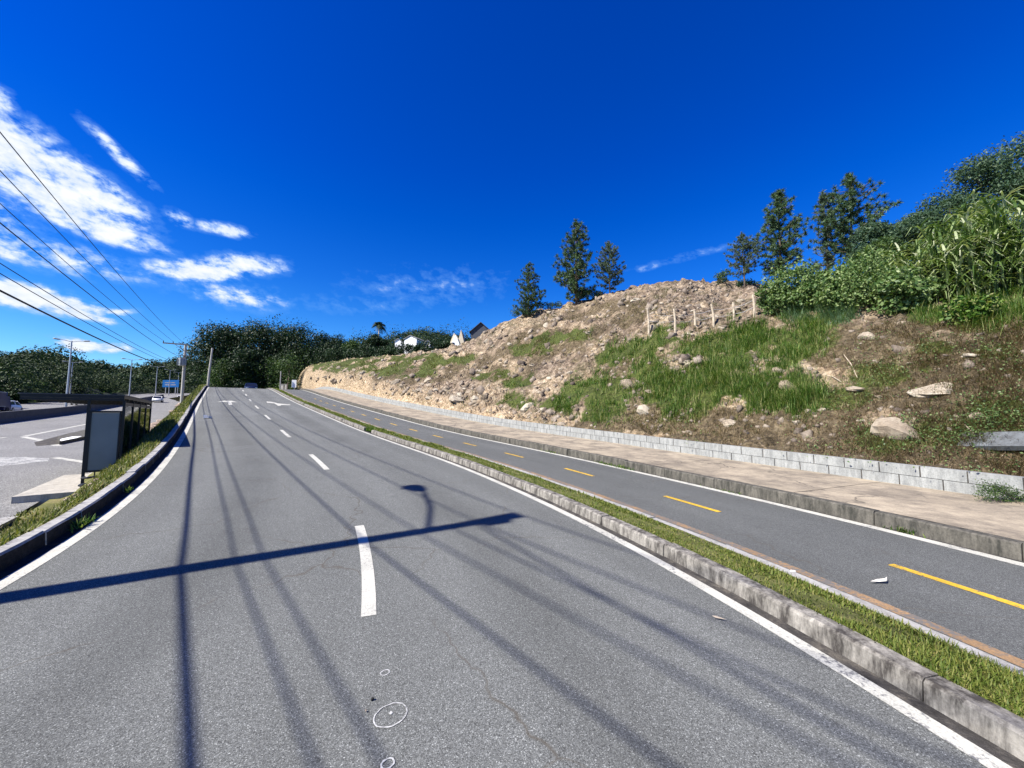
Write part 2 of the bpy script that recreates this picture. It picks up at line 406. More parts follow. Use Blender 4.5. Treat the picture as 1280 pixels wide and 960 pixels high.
def mark(name, s0, s1, u0, u1, mat, parent, dz=.004, taper=0):
    S = srange(s0, s1); return strip(name, s0, s1, [u0, u1], [dz, dz], mat, parent, S)
mark('edge_line', -28, 75, -3.22, -3.08, M['white'], road)
mark('edge_line', -28, 75, 2.98, 3.10, M['white'], road)
P0, DL, S1 = 6.8011, 2.4427, 3.4541
for k in range(-2, 10):
    s = S1 + k*P0
    mark('lane_dash', s, s+DL, -.06, .06, M['white'], road)
mark('gutter_stain_shade', -28, 70, 3.10, 3.215, M['gutter'], road, .003)
mark('gutter_stain_shade', -28, 70, -3.365, -3.215, M['gutter_shade'], road, .003)  # stained gutter, with the kerb's cast shadow painted into its colour
def flat_on_road(name, pts_su, mat, parent, dz=.005):
    mb = MB(); mb.add([RP(s, u, dz) for s, u in pts_su], [tuple(range(len(pts_su)))])
    o = mb.build(name, mat, parent)
    if o.data.polygons[0].normal.z < 0: o.data.flip_normals()
    return o
# lane arrows near the crest
def ring_mark(s, u, r, w, lines=26, wob=.08):
    mb = MB(); vs = []
    for i in range(lines):
        t = 2*PI*i/lines; k = 1 + wob*math.sin(2*t+.6) + .03*rnd.uniform(-1, 1)
        for rr in (r*k - w/2*rnd.uniform(.6, 1.3), r*k + w/2*rnd.uniform(.6, 1.3)):
            vs.append(RP(s + rr*math.sin(t), u + rr*math.cos(t), .004))
    mb.add(vs, [(2*i, 2*i+1, (2*i+3) % (2*lines), (2*i+2) % (2*lines)) for i in range(lines)])
    o = mb.build('chalk_ring', M['chalk'], road)
    if o.data.polygons[0].normal.z < 0: o.data.flip_normals()
flat_on_road('arrow_mark', [(33.4, -1.52), (36.2, -1.52), (36.2, -2.15), (37.6, -1.75), (37.6, -1.25), (36.2, -.95), (36.2, -1.32), (33.4, -1.32)], M['white'], road)
flat_on_road('arrow_mark', [(33.2, 1.40), (35.6, 1.40), (36.0, .95), (37.6, 1.05), (37.2, 1.35), (36.5, 1.55), (35.9, 1.62), (35.6, 1.62), (34.6, 2.35), (34.0, 2.3), (33.9, 1.62), (33.2, 1.6)], M['white'], road)
ring_mark(2.36, .165, .085, .008)
ring_mark(2.72, .125, .026, .008)
ring_mark(2.06, .16, .028, .009)
flat_on_road('chalk_dot', [(2.37, .155), (2.385, .165), (2.37, .178), (2.358, .166)], M['chalk'], road)

# kerb stones: a row of separate blocks
def kerb_row(name, s0, s1, uf, ub, top, mat, base=-.12, L=1.0, chamf=.02, face_shade=None):
    mb = MB(); s = s0
    while s < s1:
        e = min(s1, s + L*rnd.uniform(.94, 1.04)); g = .007; jz = rnd.uniform(-.010, .008); ju = rnd.uniform(-.010, .010)
        sec = [(uf-(.02 if uf < ub else -.02), base), (uf, top-chamf), (uf+(chamf if uf < ub else -chamf), top), (ub, top), (ub, base)]
        n = 4; vs = []
        for i in range(n+1):
            ss = s+g/2 + (e-s-g)*i/n
            ww = rnd.uniform(-.003, .003)
            for a, z in sec: vs.append(RP(ss, a+ju+ww, z+(jz if z > 0 else 0) + (rnd.uniform(-.003, .003) if z > 0 else 0)))
        k = len(sec); fs = []
        for i in range(n):
            for j in range(k): fs.append((i*k+j, i*k+(j+1) % k, (i+1)*k+(j+1) % k, (i+1)*k+j))
        fs.append(tuple(range(k))[::-1]); fs.append(tuple(n*k+j for j in range(k)))
        if uf > ub: fs = [q[::-1] for q in fs]
        mb.add(vs, fs); s = e
    o = struct(mb.build(name, mat))
    if face_shade:      # near-black material paints shade onto the face towards the carriageway
        o.data.materials.append(face_shade)
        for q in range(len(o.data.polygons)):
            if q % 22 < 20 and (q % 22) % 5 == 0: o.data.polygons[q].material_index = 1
    return o
kerb_row('verge_kerb', -20, 17.6, 3.215, 3.355, .14, M['kerb'])
kerb_row('verge_kerb', 18.6, 66, 3.215, 3.355, .14, M['kerb'])
kerb_row('embankment_kerb', -20, 68, -3.35, -3.49, .175, M['kerb_grey'], face_shade=M['gutter_shade'])
kerb_row('path_edging', -20, 64, 4.08, 3.97, .07, M['kerb_grey'], chamf=.008)
verge = struct(strip('verge', -20, 66, [3.34, 3.65, 3.99], [.115, .12, .06], M['verge_soil']))
bike = struct(strip('bike_path', -20, 66, [4.06, 5.4, 6.97], [.02, .02, .02], M['bike']))
mark('edge_line', -20, 64, 4.085, 4.16, M['white_worn'], bike, .024)
mark('ochre_band', -20, 60, 4.20, 4.32, M['ochre'], bike, .024)
mark('edge_line', -20, 66, 6.74, 6.90, M['white'], bike, .024)
mark('gutter_stain_shade', -20, 60, 6.905, 6.965, M['gutter'], bike, .023)
for k in range(-3, 16):
    s = 1.95 + 2.62*k
    mark('lane_dash', s, s+.92, 5.355, 5.455, M['yellow'], bike, .024)
kerb_row('sidewalk_kerb', -20, 62, 6.97, 7.12, .222, M['kerb_dark'])
side = MB(); SS = srange(-20, 74)
s = -20.
while s < 74:     # cast bays with open joints
    e = min(74., s + 2.45)
    n = 6; U = [7.115, 8.1, 9.1, 10.06]
    S_ = [s+.006 + (e-s-.012)*i/n for i in range(n+1)]
    m0 = len(side.v)
    side.v += [tuple(RP(a, u, .218 + .006*fbm(a*.8, u*.8))) for a in S_ for u in U]
    side.f += [(m0+i*4+j+1, m0+(i+1)*4+j+1, m0+(i+1)*4+j, m0+i*4+j) for i in range(n) for j in range(3)]
    s = e
sidewalk = struct(side.build('sidewalk', M['slab']))
struct(strip('sidewalk_bed', -20, 76, [7.0, 10.3], [.185, .185], M['gutter']))

# low wall of two courses of concrete blocks
wb = MB()
for c in range(2):
    s = -12. + (.2 if c else 0)
    while s < 73.5:
        e = s + .40*1.02
        z0 = .205 + c*.213; z1 = z0 + .203; j = rnd.uniform(-.006, .006)
        vs = [RP(q, u, z) for q in (s+.007, e-.007) for u in (10.05+j, 10.19+j) for z in (z0, z1)]
        wb.add(vs, [(0,1,3,2)[::-1], (4,6,7,5)[::-1], (0,4,5,1)[::-1], (2,3,7,6)[::-1], (0,2,6,4)[::-1], (1,5,7,3)[::-1]])
        s = e
wall = wb.build('block_wall', M['block'])
mo = strip('mortar', -12, 73.4, [10.062, 10.062, 10.178, 10.178], [.2, .612, .612, .2], M['gutter'], wall)
tag(wall, 'low wall of two courses of pale grey concrete blocks along the sidewalk', 'wall')

# ------------------------------------------------------------------ highway side: t along, c across
TT = [-140, -60, 0, 12, 50, 71, 111, 149, 200, 420]; ZZ = [-4.5, -3.2, -1.0, -.53, .95, 1.8, 4.0, 6.3, 9.5, 22.]
_tt = np.arange(-140, 420, 1.); _zz = np.interp(_tt, TT, ZZ)
_zz = np.convolve(np.pad(_zz, 8, mode='edge'), np.ones(17)/17, 'valid')
def hzt(t): return float(np.interp(t, _tt, _zz))
def hz(x, y): return hzt(-.6*x + .8*y)
def HP(t, c, dz=0.): return Vector((.8*c - .6*t, .6*c + .8*t, hzt(t) + dz))
HT = [-130, -90] + list(range(-60, 160, 4)) + list(range(160, 400, 20))
def hsheet(name, T, C, dz, mat, parent=None):
    mb = MB(); mb.grid(lambda t, c: HP(t, c, dz), T, C); mb.f = [q[::-1] for q in mb.f]
    o = mb.build(name, mat, parent)
    if o.data.polygons[0].normal.z < 0: o.data.flip_normals()
    return o
highway = struct(hsheet('highway', HT, [-27, -20, -14.7, -9, -3.55], 0, M['highway']))
struct(hsheet('highway_ground', HT, [-62, -40, -26, -14, -2, 6], -.16, M['ground']))
def hpoly(name, pts, mat, parent, dz=.005):
    mb = MB(); mb.add([HP(t, c, dz) for t, c in pts], [tuple(range(len(pts)))])
    o = mb.build(name, mat, parent)
    if o.data.polygons[0].normal.z < 0: o.data.flip_normals()
def hline(name, pts, w, mat, parent, dz=.005):
    for (t0, c0), (t1, c1) in zip(pts, pts[1:]):
        n = max(1, int(abs(t1-t0)/4)); d = Vector((t1-t0, c1-c0)).normalized()*w/2
        mb = MB()
        mb.grid(lambda q, sd: HP(t0+(t1-t0)*q - d.y*sd, c0+(c1-c0)*q + d.x*sd, dz), [i/n for i in range(n+1)], [-1, 1])
        o = mb.build(name, mat, parent)
        if o.data.polygons[0].normal.z < 0: o.data.flip_normals()
hline('edge_line', [(-100, -14.0), (150, -14.0)], .22, M['white'], highway)
hline('edge_line', [(75, -9.2), (49, -9.34), (36.6, -9.55)], .25, M['white'], highway)
hline('edge_line', [(36.2, -9.5), (33.5, -8.2), (29.6, -6.6)], .3, M['white'], highway)
hline('edge_line', [(24.4, -5.5), (22.3, -4.2)], .25, M['white'], highway)
hline('lane_dash', [(34.0, -10.6), (36.0, -10.1)], .2, M['white'], highway)
hpoly('worn_patch', [(22.2, -7.6), (22.4, -6.3), (23.2, -5.4), (24.2, -5.6), (25.2, -6.6), (25.3, -8.4), (24, -9)], M['white_worn'], highway, .006)
hpoly('tar_stain', [(29.9, -7.4), (32, -8.0), (39, -8.1), (39, -7.4), (33.4, -7.1), (30.4, -6.8)], M['gutter'], highway, .007)
# traffic island with whitewashed kerb
isl = MB()
pts = [(30.2, -6.7), (33.6, -6.3), (36, -6.2), (44, -6.6), (44, -7.5), (38, -7.6), (33, -7.4)]
isl.add([HP(t, c, z) for z in (-.02, .17) for t, c in pts], [tuple(range(7, 14))] + [(i, (i+1) % 7, 7+(i+1) % 7, 7+i) for i in range(7)])
island = isl.build('traffic_island', M['kerb_dark'])
hpoly('whitewash', [(30.4, -6.68), (32.2, -6.5), (33.4, -6.55), (33.2, -6.9), (31.8, -7.0), (30.9, -6.85)], M['white_plain'], island, .176)
tag(island, 'small dark kerbed traffic island with whitewashed corner on the highway', 'traffic island')
# gutter kerb of the lay-by
mb = MB()
for t in range(-30, 13): mb.box(HP(t+.5, -3.47, .03), (.22, .985, .16), R(36.87))
struct(mb.build('lay_by_kerb', M['kerb_grey']))
# median barrier
mb = MB(); secb = [(-.36, -.1), (-.36, .08), (-.20, .32), (-.13, .92), (.13, .92), (.20, .32), (.36, .08), (.36, -.1)]
T_ = list(range(-80, 166, 6)); mb.grid(lambda t, j: HP(t, -15 + secb[j][0], secb[j][1]), T_, range(8))
o = mb.build('median_barrier', M['barrier']); tag(o, 'long dark concrete barrier dividing the highway', 'barrier')

# embankment between the road kerb and the highway
def emb_z(s, u):
    p = RP(s, u); base = hz(p.x, p.y); c = .8*p.x + .6*p.y
    lo = base + (.03 if c > -3.5 else -.35)
    d = -u - 3.52; kp = RP(s, -3.52); ck = .8*kp.x + .6*kp.y; zk = kp.z + .15
    av = max(.6, (ck + 3.55)*(.62 + .38*min(1, max(0, (s-10)/10)))); fl = .12 + .3*min(1, max(0, (s-9)/12)); q = min(1, max(0, (d-fl)/(av-fl))); z = zk - .10*min(d, fl) - (zk - hz(kp.x, kp.y))*q
    if q >= 1: return lo + (.03*fbm(p.x*2, p.y*2) if c > -3.5 else 0), p
    bump = .07*fbm(p.x*.9, p.y*.9, 2) if d > .15 else 0
    return max(z + bump, lo + (.04*fbm(p.x*2, p.y*2) if c > -3.5 else 0)), p
mb = MB(); U_ = [-3.50 - .18*i for i in range(46)]; S_ = [-20 + .5*i for i in range(178)]
mb.grid(lambda s, u: (lambda r: (r[1].x, r[1].y, r[0]))(emb_z(s, u)), S_, U_)
emb = struct(mb.build('embankment', M['bank_soil'], smooth=True))
if emb.data.polygons[0].normal.z < 0: emb.data.flip_normals()

# ------------------------------------------------------------------ hillside beyond the wall
COLS = [  # px column, [(distance behind the wall, sight line height)]
 (366, [(0, 482), (4, 483), (10, 484), (60, 490)]),
 (376, [(0, 480), (1, 474), (4, 466), (10, 464), (60, 470)]),
 (388, [(0, 480), (.8, 469), (4, 462), (10, 457), (30, 458), (60, 462)]),
 (410, [(0, 484), (1, 471), (5, 460), (11, 454), (30, 454), (60, 460)]),
 (440, [(0, 491), (1.4, 474), (7, 458), (14, 450), (30, 450), (60, 456)]),
 (470, [(0, 497), (1.4, 480), (7, 461), (14, 448), (30, 448), (60, 454)]),
 (500, [(0, 503), (1.4, 486), (7, 464), (14, 445.5), (32, 446), (60, 452)]),
 (530, [(0, 509), (1.6, 490), (7, 467), (14, 443), (32, 442), (60, 448)]),
 (560, [(0, 514), (1.6, 497), (7, 469), (14, 439), (32, 436), (60, 444)]),
 (590, [(0, 519), (2, 503), (6, 476), (12, 446), (18, 429), (30, 427), (60, 438)]),
 (612, [(0, 523), (2, 507), (6, 474), (11, 446), (17, 416), (30, 416), (60, 432)]),
 (640, [(0, 528), (2, 512), (6, 472), (10, 442), (17, 401), (28, 403), (60, 420)]),
 (675, [(0, 532), (1.6, 520), (5.5, 476), (9, 442), (14, 408), (19, 393), (30, 394), (60, 415)]),
 (700, [(0, 535), (1.5, 525), (5, 480), (9, 440), (14, 405), (20, 388), (30, 390), (60, 415)]),
 (730, [(0, 539), (1.5, 529), (5, 475), (9, 430), (14, 398), (20, 380), (30, 382), (60, 410)]),
 (760, [(0, 543), (1.5, 532), (5, 470), (9, 420), (15, 390), (20, 371), (30, 374), (60, 410)]),
 (790, [(0, 547), (1.3, 534), (4.4, 475), (8, 420), (13, 388), (19, 363), (30, 366), (60, 410)]),
 (830, [(0, 552), (1.1, 537), (4, 478), (7.2, 414), (12, 383), (18, 356), (30, 360), (60, 410)]),
 (870, [(0, 558), (1, 542), (4, 470), (7.5, 411), (13, 375), (18, 354), (30, 358), (60, 410)]),
 (905, [(0, 563), (1, 548), (4, 470), (8, 405), (14, 372), (19, 357), (30, 362), (60, 410)]),
 (943, [(0, 567), (1, 553), (4, 468), (8.5, 396), (14, 371), (20, 362), (30, 366), (60, 410)]),
 (1000, [(0, 574), (1, 557), (3.2, 476), (6.3, 415), (9.5, 388), (15, 368), (20, 366), (60, 410)]),
 (1050, [(0, 579), (.9, 563), (2.8, 490), (5.3, 418), (8, 392), (14, 362), (20, 356), (60, 400)]),
 (1100, [(0, 584), (.8, 568), (2.5, 496), (4.6, 418), (6.5, 396), (9, 378), (15, 352), (60, 390)]),
 (1160, [(0, 591), (.8, 574), (2.3, 498), (4.2, 412), (6, 390), (9, 366), (15, 334), (60, 380)]),
 (1220, [(0, 598), (.8, 580), (2.1, 500), (4, 406), (5.6, 384), (9, 357), (16, 312), (60, 370)]),
 (1280, [(0, 606), (.8, 588), (2, 508), (3.9, 400), (5.8, 376), (9, 350), (16, 292), (60, 360)]),
 (1450, [(0, 632), (.8, 612), (2, 520), (3.9, 402), (5.8, 374), (9, 346), (16, 280), (60, 350)]),
 (1750, [(0, 670), (.8, 640), (2, 530), (3.9, 410), (5.8, 374), (9, 340), (16, 270), (60, 350)]),
]
DY = np.concatenate([np.arange(0, 3, .06), np.arange(3, 10, .12), np.arange(10, 22, .25), np.arange(22, 62, 2.5)])
TXC = np.array([(c[0]-640)/F for c in COLS])
_w = np.array([list(RP(s, 10.19, .2)) for s in np.arange(-3, 95, .1)])
_m = _w[:, 1] > 1.2; _w = _w[_m]; _tx = _w[:, 0]/_w[:, 1]
_o = np.argsort(_tx); _tx = _tx[_o]; _fy = _w[_o, 1]; _fz = _w[_o, 2]
_fy = np.where(_tx < -.56, np.interp(-.56, _tx, _fy), _fy)
def foot(tx): return float(np.interp(tx, _tx, _fy)), float(np.interp(tx, _tx, _fz))
tab = []
for c, pr in COLS:
    tx = (c-640)/F; fy, fz = foot(tx); zs = []
    for d, py in pr: zs.append(at(c, py, fy+d).z)
    zs[0] = fz + .33 if 380 < c else fz - .3
    # a column's own tx shifts slightly with height; ignore (under a pixel)
    tab.append(np.interp(DY, [d for d, _ in pr], zs))
tab = np.array(tab)
ker = np.array([.25, .5, .25])
for _ in range(4):
    sm = tab.copy(); sm[:, 1:-1] = .25*tab[:, :-2] + .5*tab[:, 1:-1] + .25*tab[:, 2:]
    tab[:, 3:] = sm[:, 3:]
TXF = np.array([(p-640)/F for p in np.arange(366, 1750, 3.)])
tabF = np.array([[np.interp(t, TXC, tab[:, j]) for j in range(len(DY))] for t in TXF])
def hill_base(x, y):
    tx = x/max(y, .3); fy, fz = foot(tx); d = min(max(y - fy, 0), DY[-1])
    i = np.interp(tx, TXF, np.arange(len(TXF))); j = np.interp(d, DY, np.arange(len(DY)))
    a = int(min(i, len(TXF)-2)); b = int(min(j, len(DY)-2)); u = i-a; v = j-b
    return float((1-u)*((1-v)*tabF[a, b] + v*tabF[a, b+1]) + u*((1-v)*tabF[a+1, b] + v*tabF[a+1, b+1])), d
# patches of cover: (px, py, radius px x, radius px y, kind)
PATCH = [
 ('brown', 1440, 500, 120, 140), ('green', 1400, 420, 60, 40), ('green', 1440, 560, 70, 30), ('green', 1350, 400, 60, 22),
 ('brown', 760, 536, 90, 10), ('brown', 900, 553, 90, 12), ('brown', 1050, 570, 100, 16), ('brown', 1200, 588, 110, 18),
 ('green', 440, 452, 70, 5), ('green', 520, 447, 50, 5),
 ('green', 752, 500, 42, 30), ('green', 700, 512, 20, 12), ('green', 640, 505, 22, 10), ('green', 605, 470, 30, 9), ('green', 505, 462, 60, 9), ('green', 445, 458, 55, 8), ('green', 410, 456, 28, 6),
 ('green', 760, 445, 20, 12), ('green', 800, 440, 24, 13), ('green', 850, 425, 30, 14), ('green', 900, 450, 70, 38), ('green', 960, 430, 70, 32), ('green', 860, 490, 55, 28), ('green', 985, 480, 36, 34), ('green', 1000, 520, 22, 26), ('green', 935, 490, 40, 25),
 ('green', 1010, 400, 45, 18), ('green', 830, 515, 30, 16), ('green', 1170, 440, 26, 10), ('green', 1165, 462, 24, 9), ('green', 1100, 540, 40, 22), ('green', 1190, 535, 60, 22), ('green', 1250, 520, 40, 20), ('green', 1250, 445, 40, 14), ('green', 1100, 470, 40, 16), ('green', 1060, 500, 30, 14),
 ('green', 820, 465, 28, 16), ('green', 700, 420, 40, 10), ('green', 665, 438, 26, 8), ('green', 640, 478, 24, 9), ('green', 1240, 380, 60, 16), ('green', 1150, 395, 40, 10), ('green', 560, 452, 40, 7), ('green', 1225, 400, 30, 14),
 ('brown', 940, 535, 75, 22), ('brown', 1060, 520, 70, 34), ('brown', 1150, 480, 110, 60), ('brown', 1240, 480, 90, 70), ('brown', 1080, 440, 80, 30), ('brown', 1180, 420, 90, 34), ('brown', 1250, 555, 90, 30), ('brown', 860, 530, 60, 18),
 ('brown', 700, 425, 60, 22), ('brown', 780, 530, 60, 14), ('brown', 660, 440, 40, 14), ('brown', 1130, 550, 110, 25), ('brown', 1320, 480, 80, 120), ('brown', 770, 392, 60, 14), ('brown', 820, 480, 60, 40), ('brown', 600, 462, 60, 14), ('brown', 520, 470, 60, 8),
 ('pink', 860, 385, 110, 45), ('pink', 760, 390, 90, 30), ('pink', 610, 425, 50, 18), ('pink', 560, 480, 70, 22), ('pink', 680, 500, 50, 20), ('pink', 700, 455, 60, 18), ('pink', 1120, 400, 90, 16), ('pink', 940, 380, 70, 25),
]
def masks(x, y, z):
    px, py = proj(x, y, z); r = {'green': 0., 'brown': 0., 'pink': 0.}
    for k, a, b, ra, rb in PATCH:
        q = ((px-a)/ra)**2 + ((py-b)/rb)**2
        if q < 6: r[k] = max(r[k], math.exp(-q*.75))
    f = min(1, .35 + 14/max(8, y)) if y > 14 else 1
    e = fbm(x*.45, y*.45, z*.45 + 9, 4); e2 = fbm(x*.5 + 40, y*.5, z*.5, 4)
    r['green'] = min(1, max(0, r['green']*(1 + 1.5*e) - .10*(1-f) ))
    r['brown'] = min(1, max(0, r['brown']*(1 + 1.2*e2)))
    r['pink'] = min(1, max(0, r['pink']*(1 + 1.2*e2)))
    return r
def hill_z(x, y):
    z, d = hill_base(x, y)
    w = min(1, d/.7)*min(1, max(.25, (y+4)/22))
    n = .55*fbm(x*.33, y*.33, 1.3, 3) + .34*(.5-abs(fbm(x*.9, y*.9, z*.5, 4)))*2*.6 + .16*fbm(x*2.4, y*2.4, 5.1, 3)
    return z + w*(n - .18)*.62
verts = []; mk = {'green': [], 'brown': [], 'pink': []}; cutv = []
for i, t in enumerate(TXF):
    fy, fz = foot(t)
    for j, d in enumerate(DY):
        y = fy + d; x = t*y; z = hill_z(x, y)
        m_ = masks(x, y, z)
        # rugged rubble on bare ground
        bare = 1 - max(m_['green']*.8, m_['brown']*.6)
        if d > .3: z += bare*min(1, y/16)*(.50*mn.noise(Vector((x*1.3, y*1.3, z*1.3))) + .34*abs(mn.noise(Vector((x*3.1, y*3.1, z*3.1)))) - .22*max(0, mn.noise(Vector((x*.55 - y*.5, z*.5, 3.)))))
        verts.append((x, y, z)); cutv.append(max(0, 1 - d/(1.2 + .04*y)))
        for k in mk: mk[k].append(m_[k])
nd = len(DY); fs = [(i*nd+j, (i+1)*nd+j, (i+1)*nd+j+1, i*nd+j+1) for i in range(len(TXF)-1) for j in range(nd-1)]
HV = np.array(verts).reshape(len(TXF), nd, 3)
hill = struct(raw_mesh('hillside', verts, fs, M['hill'], smooth=False))
for k in mk: attr(hill, k, mk[k])
attr(hill, 'cut', cutv)
def ground_z(x, y):
    """height of the finished hillside mesh"""
    tx = x/max(y, .3); fy, _ = foot(tx); d = min(max(y-fy, 0), DY[-1])
    i = np.interp(tx, TXF, np.arange(len(TXF))); j = np.interp(d, DY, np.arange(nd))
    a = int(min(i, len(TXF)-2)); b = int(min(j, nd-2)); u = i-a; v = j-b
    Z = HV[:, :, 2]
    return float((1-u)*((1-v)*Z[a, b] + v*Z[a, b+1]) + u*((1-v)*Z[a+1, b] + v*Z[a+1, b+1]))
def hill_hit(px, py):
    a = at(px, py, 1.) - Vector((0, 0, H)); tx = a.x/a.y; fy, _ = foot(tx); d = 0.
    while d < 58:
        Y = fy + d; p = at(px, py, Y)
        if p.z <= ground_z(p.x, p.y): return p
        d += .06 if d < 6 else .15
    return None

# ------------------------------------------------------------------ blades, leaves, stones (numpy)
def blades(base, length, width, lean, seg=2, droop=.6):
    """arching grass blades. base Nx3, arrays N; returns verts, quads"""
    n = len(base); az = rng.uniform(0, 2*PI, n)
    d = np.stack([np.cos(az), np.sin(az), np.zeros(n)], 1); side_ = np.stack([-np.sin(az), np.cos(az), np.zeros(n)], 1)
    V = []; k = seg+1
    for i in range(k):
        q = i/seg
        out = lean*(q**1.0)*.5 + lean*q*q*.5
        up = np.sqrt(np.clip(1 - (lean*.8)**2, .05, 1))*q - droop*lean*q*q*q*.6
        c = base + d*(out*length)[:, None] + np.array([0, 0, 1.])*(up*length)[:, None]
        w = width*(1-.85*q**1.5)*.5
        V += [c - side_*w[:, None], c + side_*w[:, None]]
    V = np.stack(V, 1).reshape(-1, 3)
    b = (np.arange(n)*2*k)[:, None]
    Q = np.concatenate([b + np.array([[2*i, 2*i+1, 2*i+3, 2*i+2]]) for i in range(seg)], 0)
    return V, Q
def leaves(c, size, aspect=.5, normal=None, spread=1.):
    """leaf quads at points c (Nx3), random tilt round an optional normal; a leaf is a kite of 4 corners"""
    n = len(c); a = rng.normal(size=(n, 3))
    if normal is not None: a = normal + a*spread
    a /= np.linalg.norm(a, axis=1)[:, None] + 1e-9
    b = np.cross(a, rng.normal(size=(n, 3))); b /= np.linalg.norm(b, axis=1)[:, None] + 1e-9
    e = np.cross(a, b); s = (size if hasattr(size, '__len__') else np.full(n, size))[:, None]*rng.uniform(.65, 1.3, (n, 1))
    V = np.stack([c - b*s*.5, c + e*s*aspect*.5 + b*s*.05, c + b*s*.5 - a*s*.12, c - e*s*aspect*.5 + b*s*.05], 1).reshape(-1, 3)
    Q = np.arange(4*n).reshape(n, 4)
    return V, Q
def merge(parts):
    V = []; Q = []; n = 0
    for v, q in parts: V.append(v); Q.append(q + n); n += len(v)
    return np.concatenate(V), np.concatenate(Q)
CUBE = np.array([(x, y, z) for x in (-1, 1) for y in (-1, 1) for z in (-1, 1)], float)
CF = np.array([(0,1,3,2), (4,6,7,5), (0,4,5,1), (2,3,7,6), (0,2,6,4), (1,5,7,3)])
def stones(pos, size):
    n = len(pos); J = CUBE[None]*rng.uniform(.45, 1., (n, 8, 3))
    J = J*np.array([1, rng.uniform(.6, 1), 1])[None, None]*rng.uniform(.5, 1., (n, 1, 3))
    q = rng.normal(size=(n, 4)); q /= np.linalg.norm(q, axis=1)[:, None]
    w, x, y, z = q.T
    Rm = np.stack([1-2*(y*y+z*z), 2*(x*y-z*w), 2*(x*z+y*w), 2*(x*y+z*w), 1-2*(x*x+z*z), 2*(y*z-x*w), 2*(x*z-y*w), 2*(y*z+x*w), 1-2*(x*x+y*y)], 1).reshape(n, 3, 3)
    V = np.einsum('nij,nkj->nki', Rm, J)*(size*.5)[:, None, None] + pos[:, None]
    return V.reshape(-1, 3), (np.arange(n)*8)[:, None, None].repeat(6, 1).reshape(n*6, 1) + np.tile(CF, (n, 1))

# verge grass
nb = 60000
s_ = 1.2 + 60*rng.uniform(0, 1, nb)**3.0
u_ = 3.345 + .56*rng.uniform(0, 1, nb)**1.05; uu = (u_-3.39)/.6
keep = np.array([mn.noise(Vector((a*1.1, b*3, 0))) > -.15 or rnd.random() < .30 for a, b in zip(s_, u_)])
s_ = s_[keep]; u_ = u_[keep]; n = len(s_)
B = np.array([list(RP(a, b, .11 if b < 3.7 else .11 - .15*(b-3.7))) for a, b in zip(s_, u_)])
hgt = rng.uniform(.014, .040, n)*(1+.6*(s_ > 12))*np.array([1.25 + 1.1*mn.noise(Vector((a*1.3, b*2, 5))) for a, b in zip(s_, u_)]).clip(.5, 2.2); 
V, Q = blades(B, hgt*1.15, .006 + .0016*s_, rng.uniform(.2, .95, n), 2)
tag(raw_mesh('verge_grass', V, Q, M['verge']), 'short yellowing grass growing on the narrow verge', 'grass', kind='stuff')
# weeds in the kerb gap and along the joints
parts = []
for (s0, u0, r, m, L) in [(18.1, 3.35, .45, 260, .35), (17.6, 3.75, .3, 80, .25), (24.3, 3.3, .25, 90, .2), (34, 3.3, .3, 90, .25), (7.6, 6.9, .25, 110, .14), (8.1, 6.92, .3, 110, .12), (10.2, 6.92, .3, 60, .12), (3.35, 6.95, .1, 80, .13), (6.9, 3.25, .12, 40, .08), (4.6, -3.27, .12, 50, .12), (7.4, -3.27, .2, 90, .16), (9.5, -3.27, .15, 40, .12), (5.3, 6.92, .3, 60, .07)]:
    bb = np.array([list(RP(s0 + r*rng.normal()*.6, u0 + .25*r*rng.normal()*.6, .02)) for _ in range(m)])
    parts.append(blades(bb, rng.uniform(.4, 1, m)*L, np.full(m, .010+.0007*s0), rng.uniform(.2, .95, m), 2))
V, Q = merge(parts)
tag(raw_mesh('kerb_weeds', V, Q, M['bankgrass']), 'tufts of weeds sprouting from gaps along the kerbs', 'weeds', kind='stuff')
# embankment grass
bb = []
for _ in range(32000):
    s = 2.5 + 62*rnd.random()**1.8; d = rnd.random()**1.3*((.6 + .11*s) if s < 14 else 1.3 - .008*s); z, p = emb_z(s, -3.53-d)
    if mn.noise(Vector((p.x*.8, p.y*.8, 3))) > -.25 - .2*(d < .7): bb.append((p.x, p.y, z-.01, s))
bb = np.array(bb); n = len(bb)
V, Q = blades(bb[:, :3], rng.uniform(.05, .15, n)*(1+bb[:, 3]*.012), .008 + .0013*bb[:, 3], rng.uniform(.2, .95, n), 2)
tag(raw_mesh('embankment_grass', V, Q, M['verge_dry']), 'patchy grass on the embankment below the road kerb', 'grass', kind='stuff')

# hillside cover: sample the patches, drop tussocks on the ground they hit
def sample_patch(kind, dens):
    out = []
    for k, a, b, ra, rb in PATCH:
        if k != kind: continue
        for _ in range(int(ra*rb*dens)):
            t = rnd.uniform(0, 2*PI); r = math.sqrt(rnd.random())*1.25
            p = hill_hit(a + ra*r*math.cos(t), b + rb*r*math.sin(t))
            if p and p.y < 58 and masks(*p)[kind] > .30 + .30*rnd.random(): out.append(p)
    return out
def tussocks(pts, per, L, W, lean=(.15, .85), spread=.16, seg=3):
    bb = []; ll = []; ww = []
    for p in pts:
        k = rnd.uniform(.6, 1.25)*(1 + .55*mn.noise(Vector((p.x*.7, p.y*.7, 8)))); pw = max(W, p.y*.0011)
        for _ in range(int(per*rnd.uniform(.6, 1.2))):
            r = abs(rnd.gauss(0, spread)); t = rnd.uniform(0, 2*PI); x = p.x + r*math.cos(t); y = p.y + r*math.sin(t)
            if y - foot(x/y)[0] < .32: continue
            bb.append((x, y, ground_z(x, y)-.02)); ll.append(L*k*rnd.uniform(.5, 1.1)); ww.append(pw)
    n = len(bb); return blades(np.array(bb), np.array(ll), np.array(ww), rng.uniform(*lean, n), seg)
g = sample_patch('green', .085)
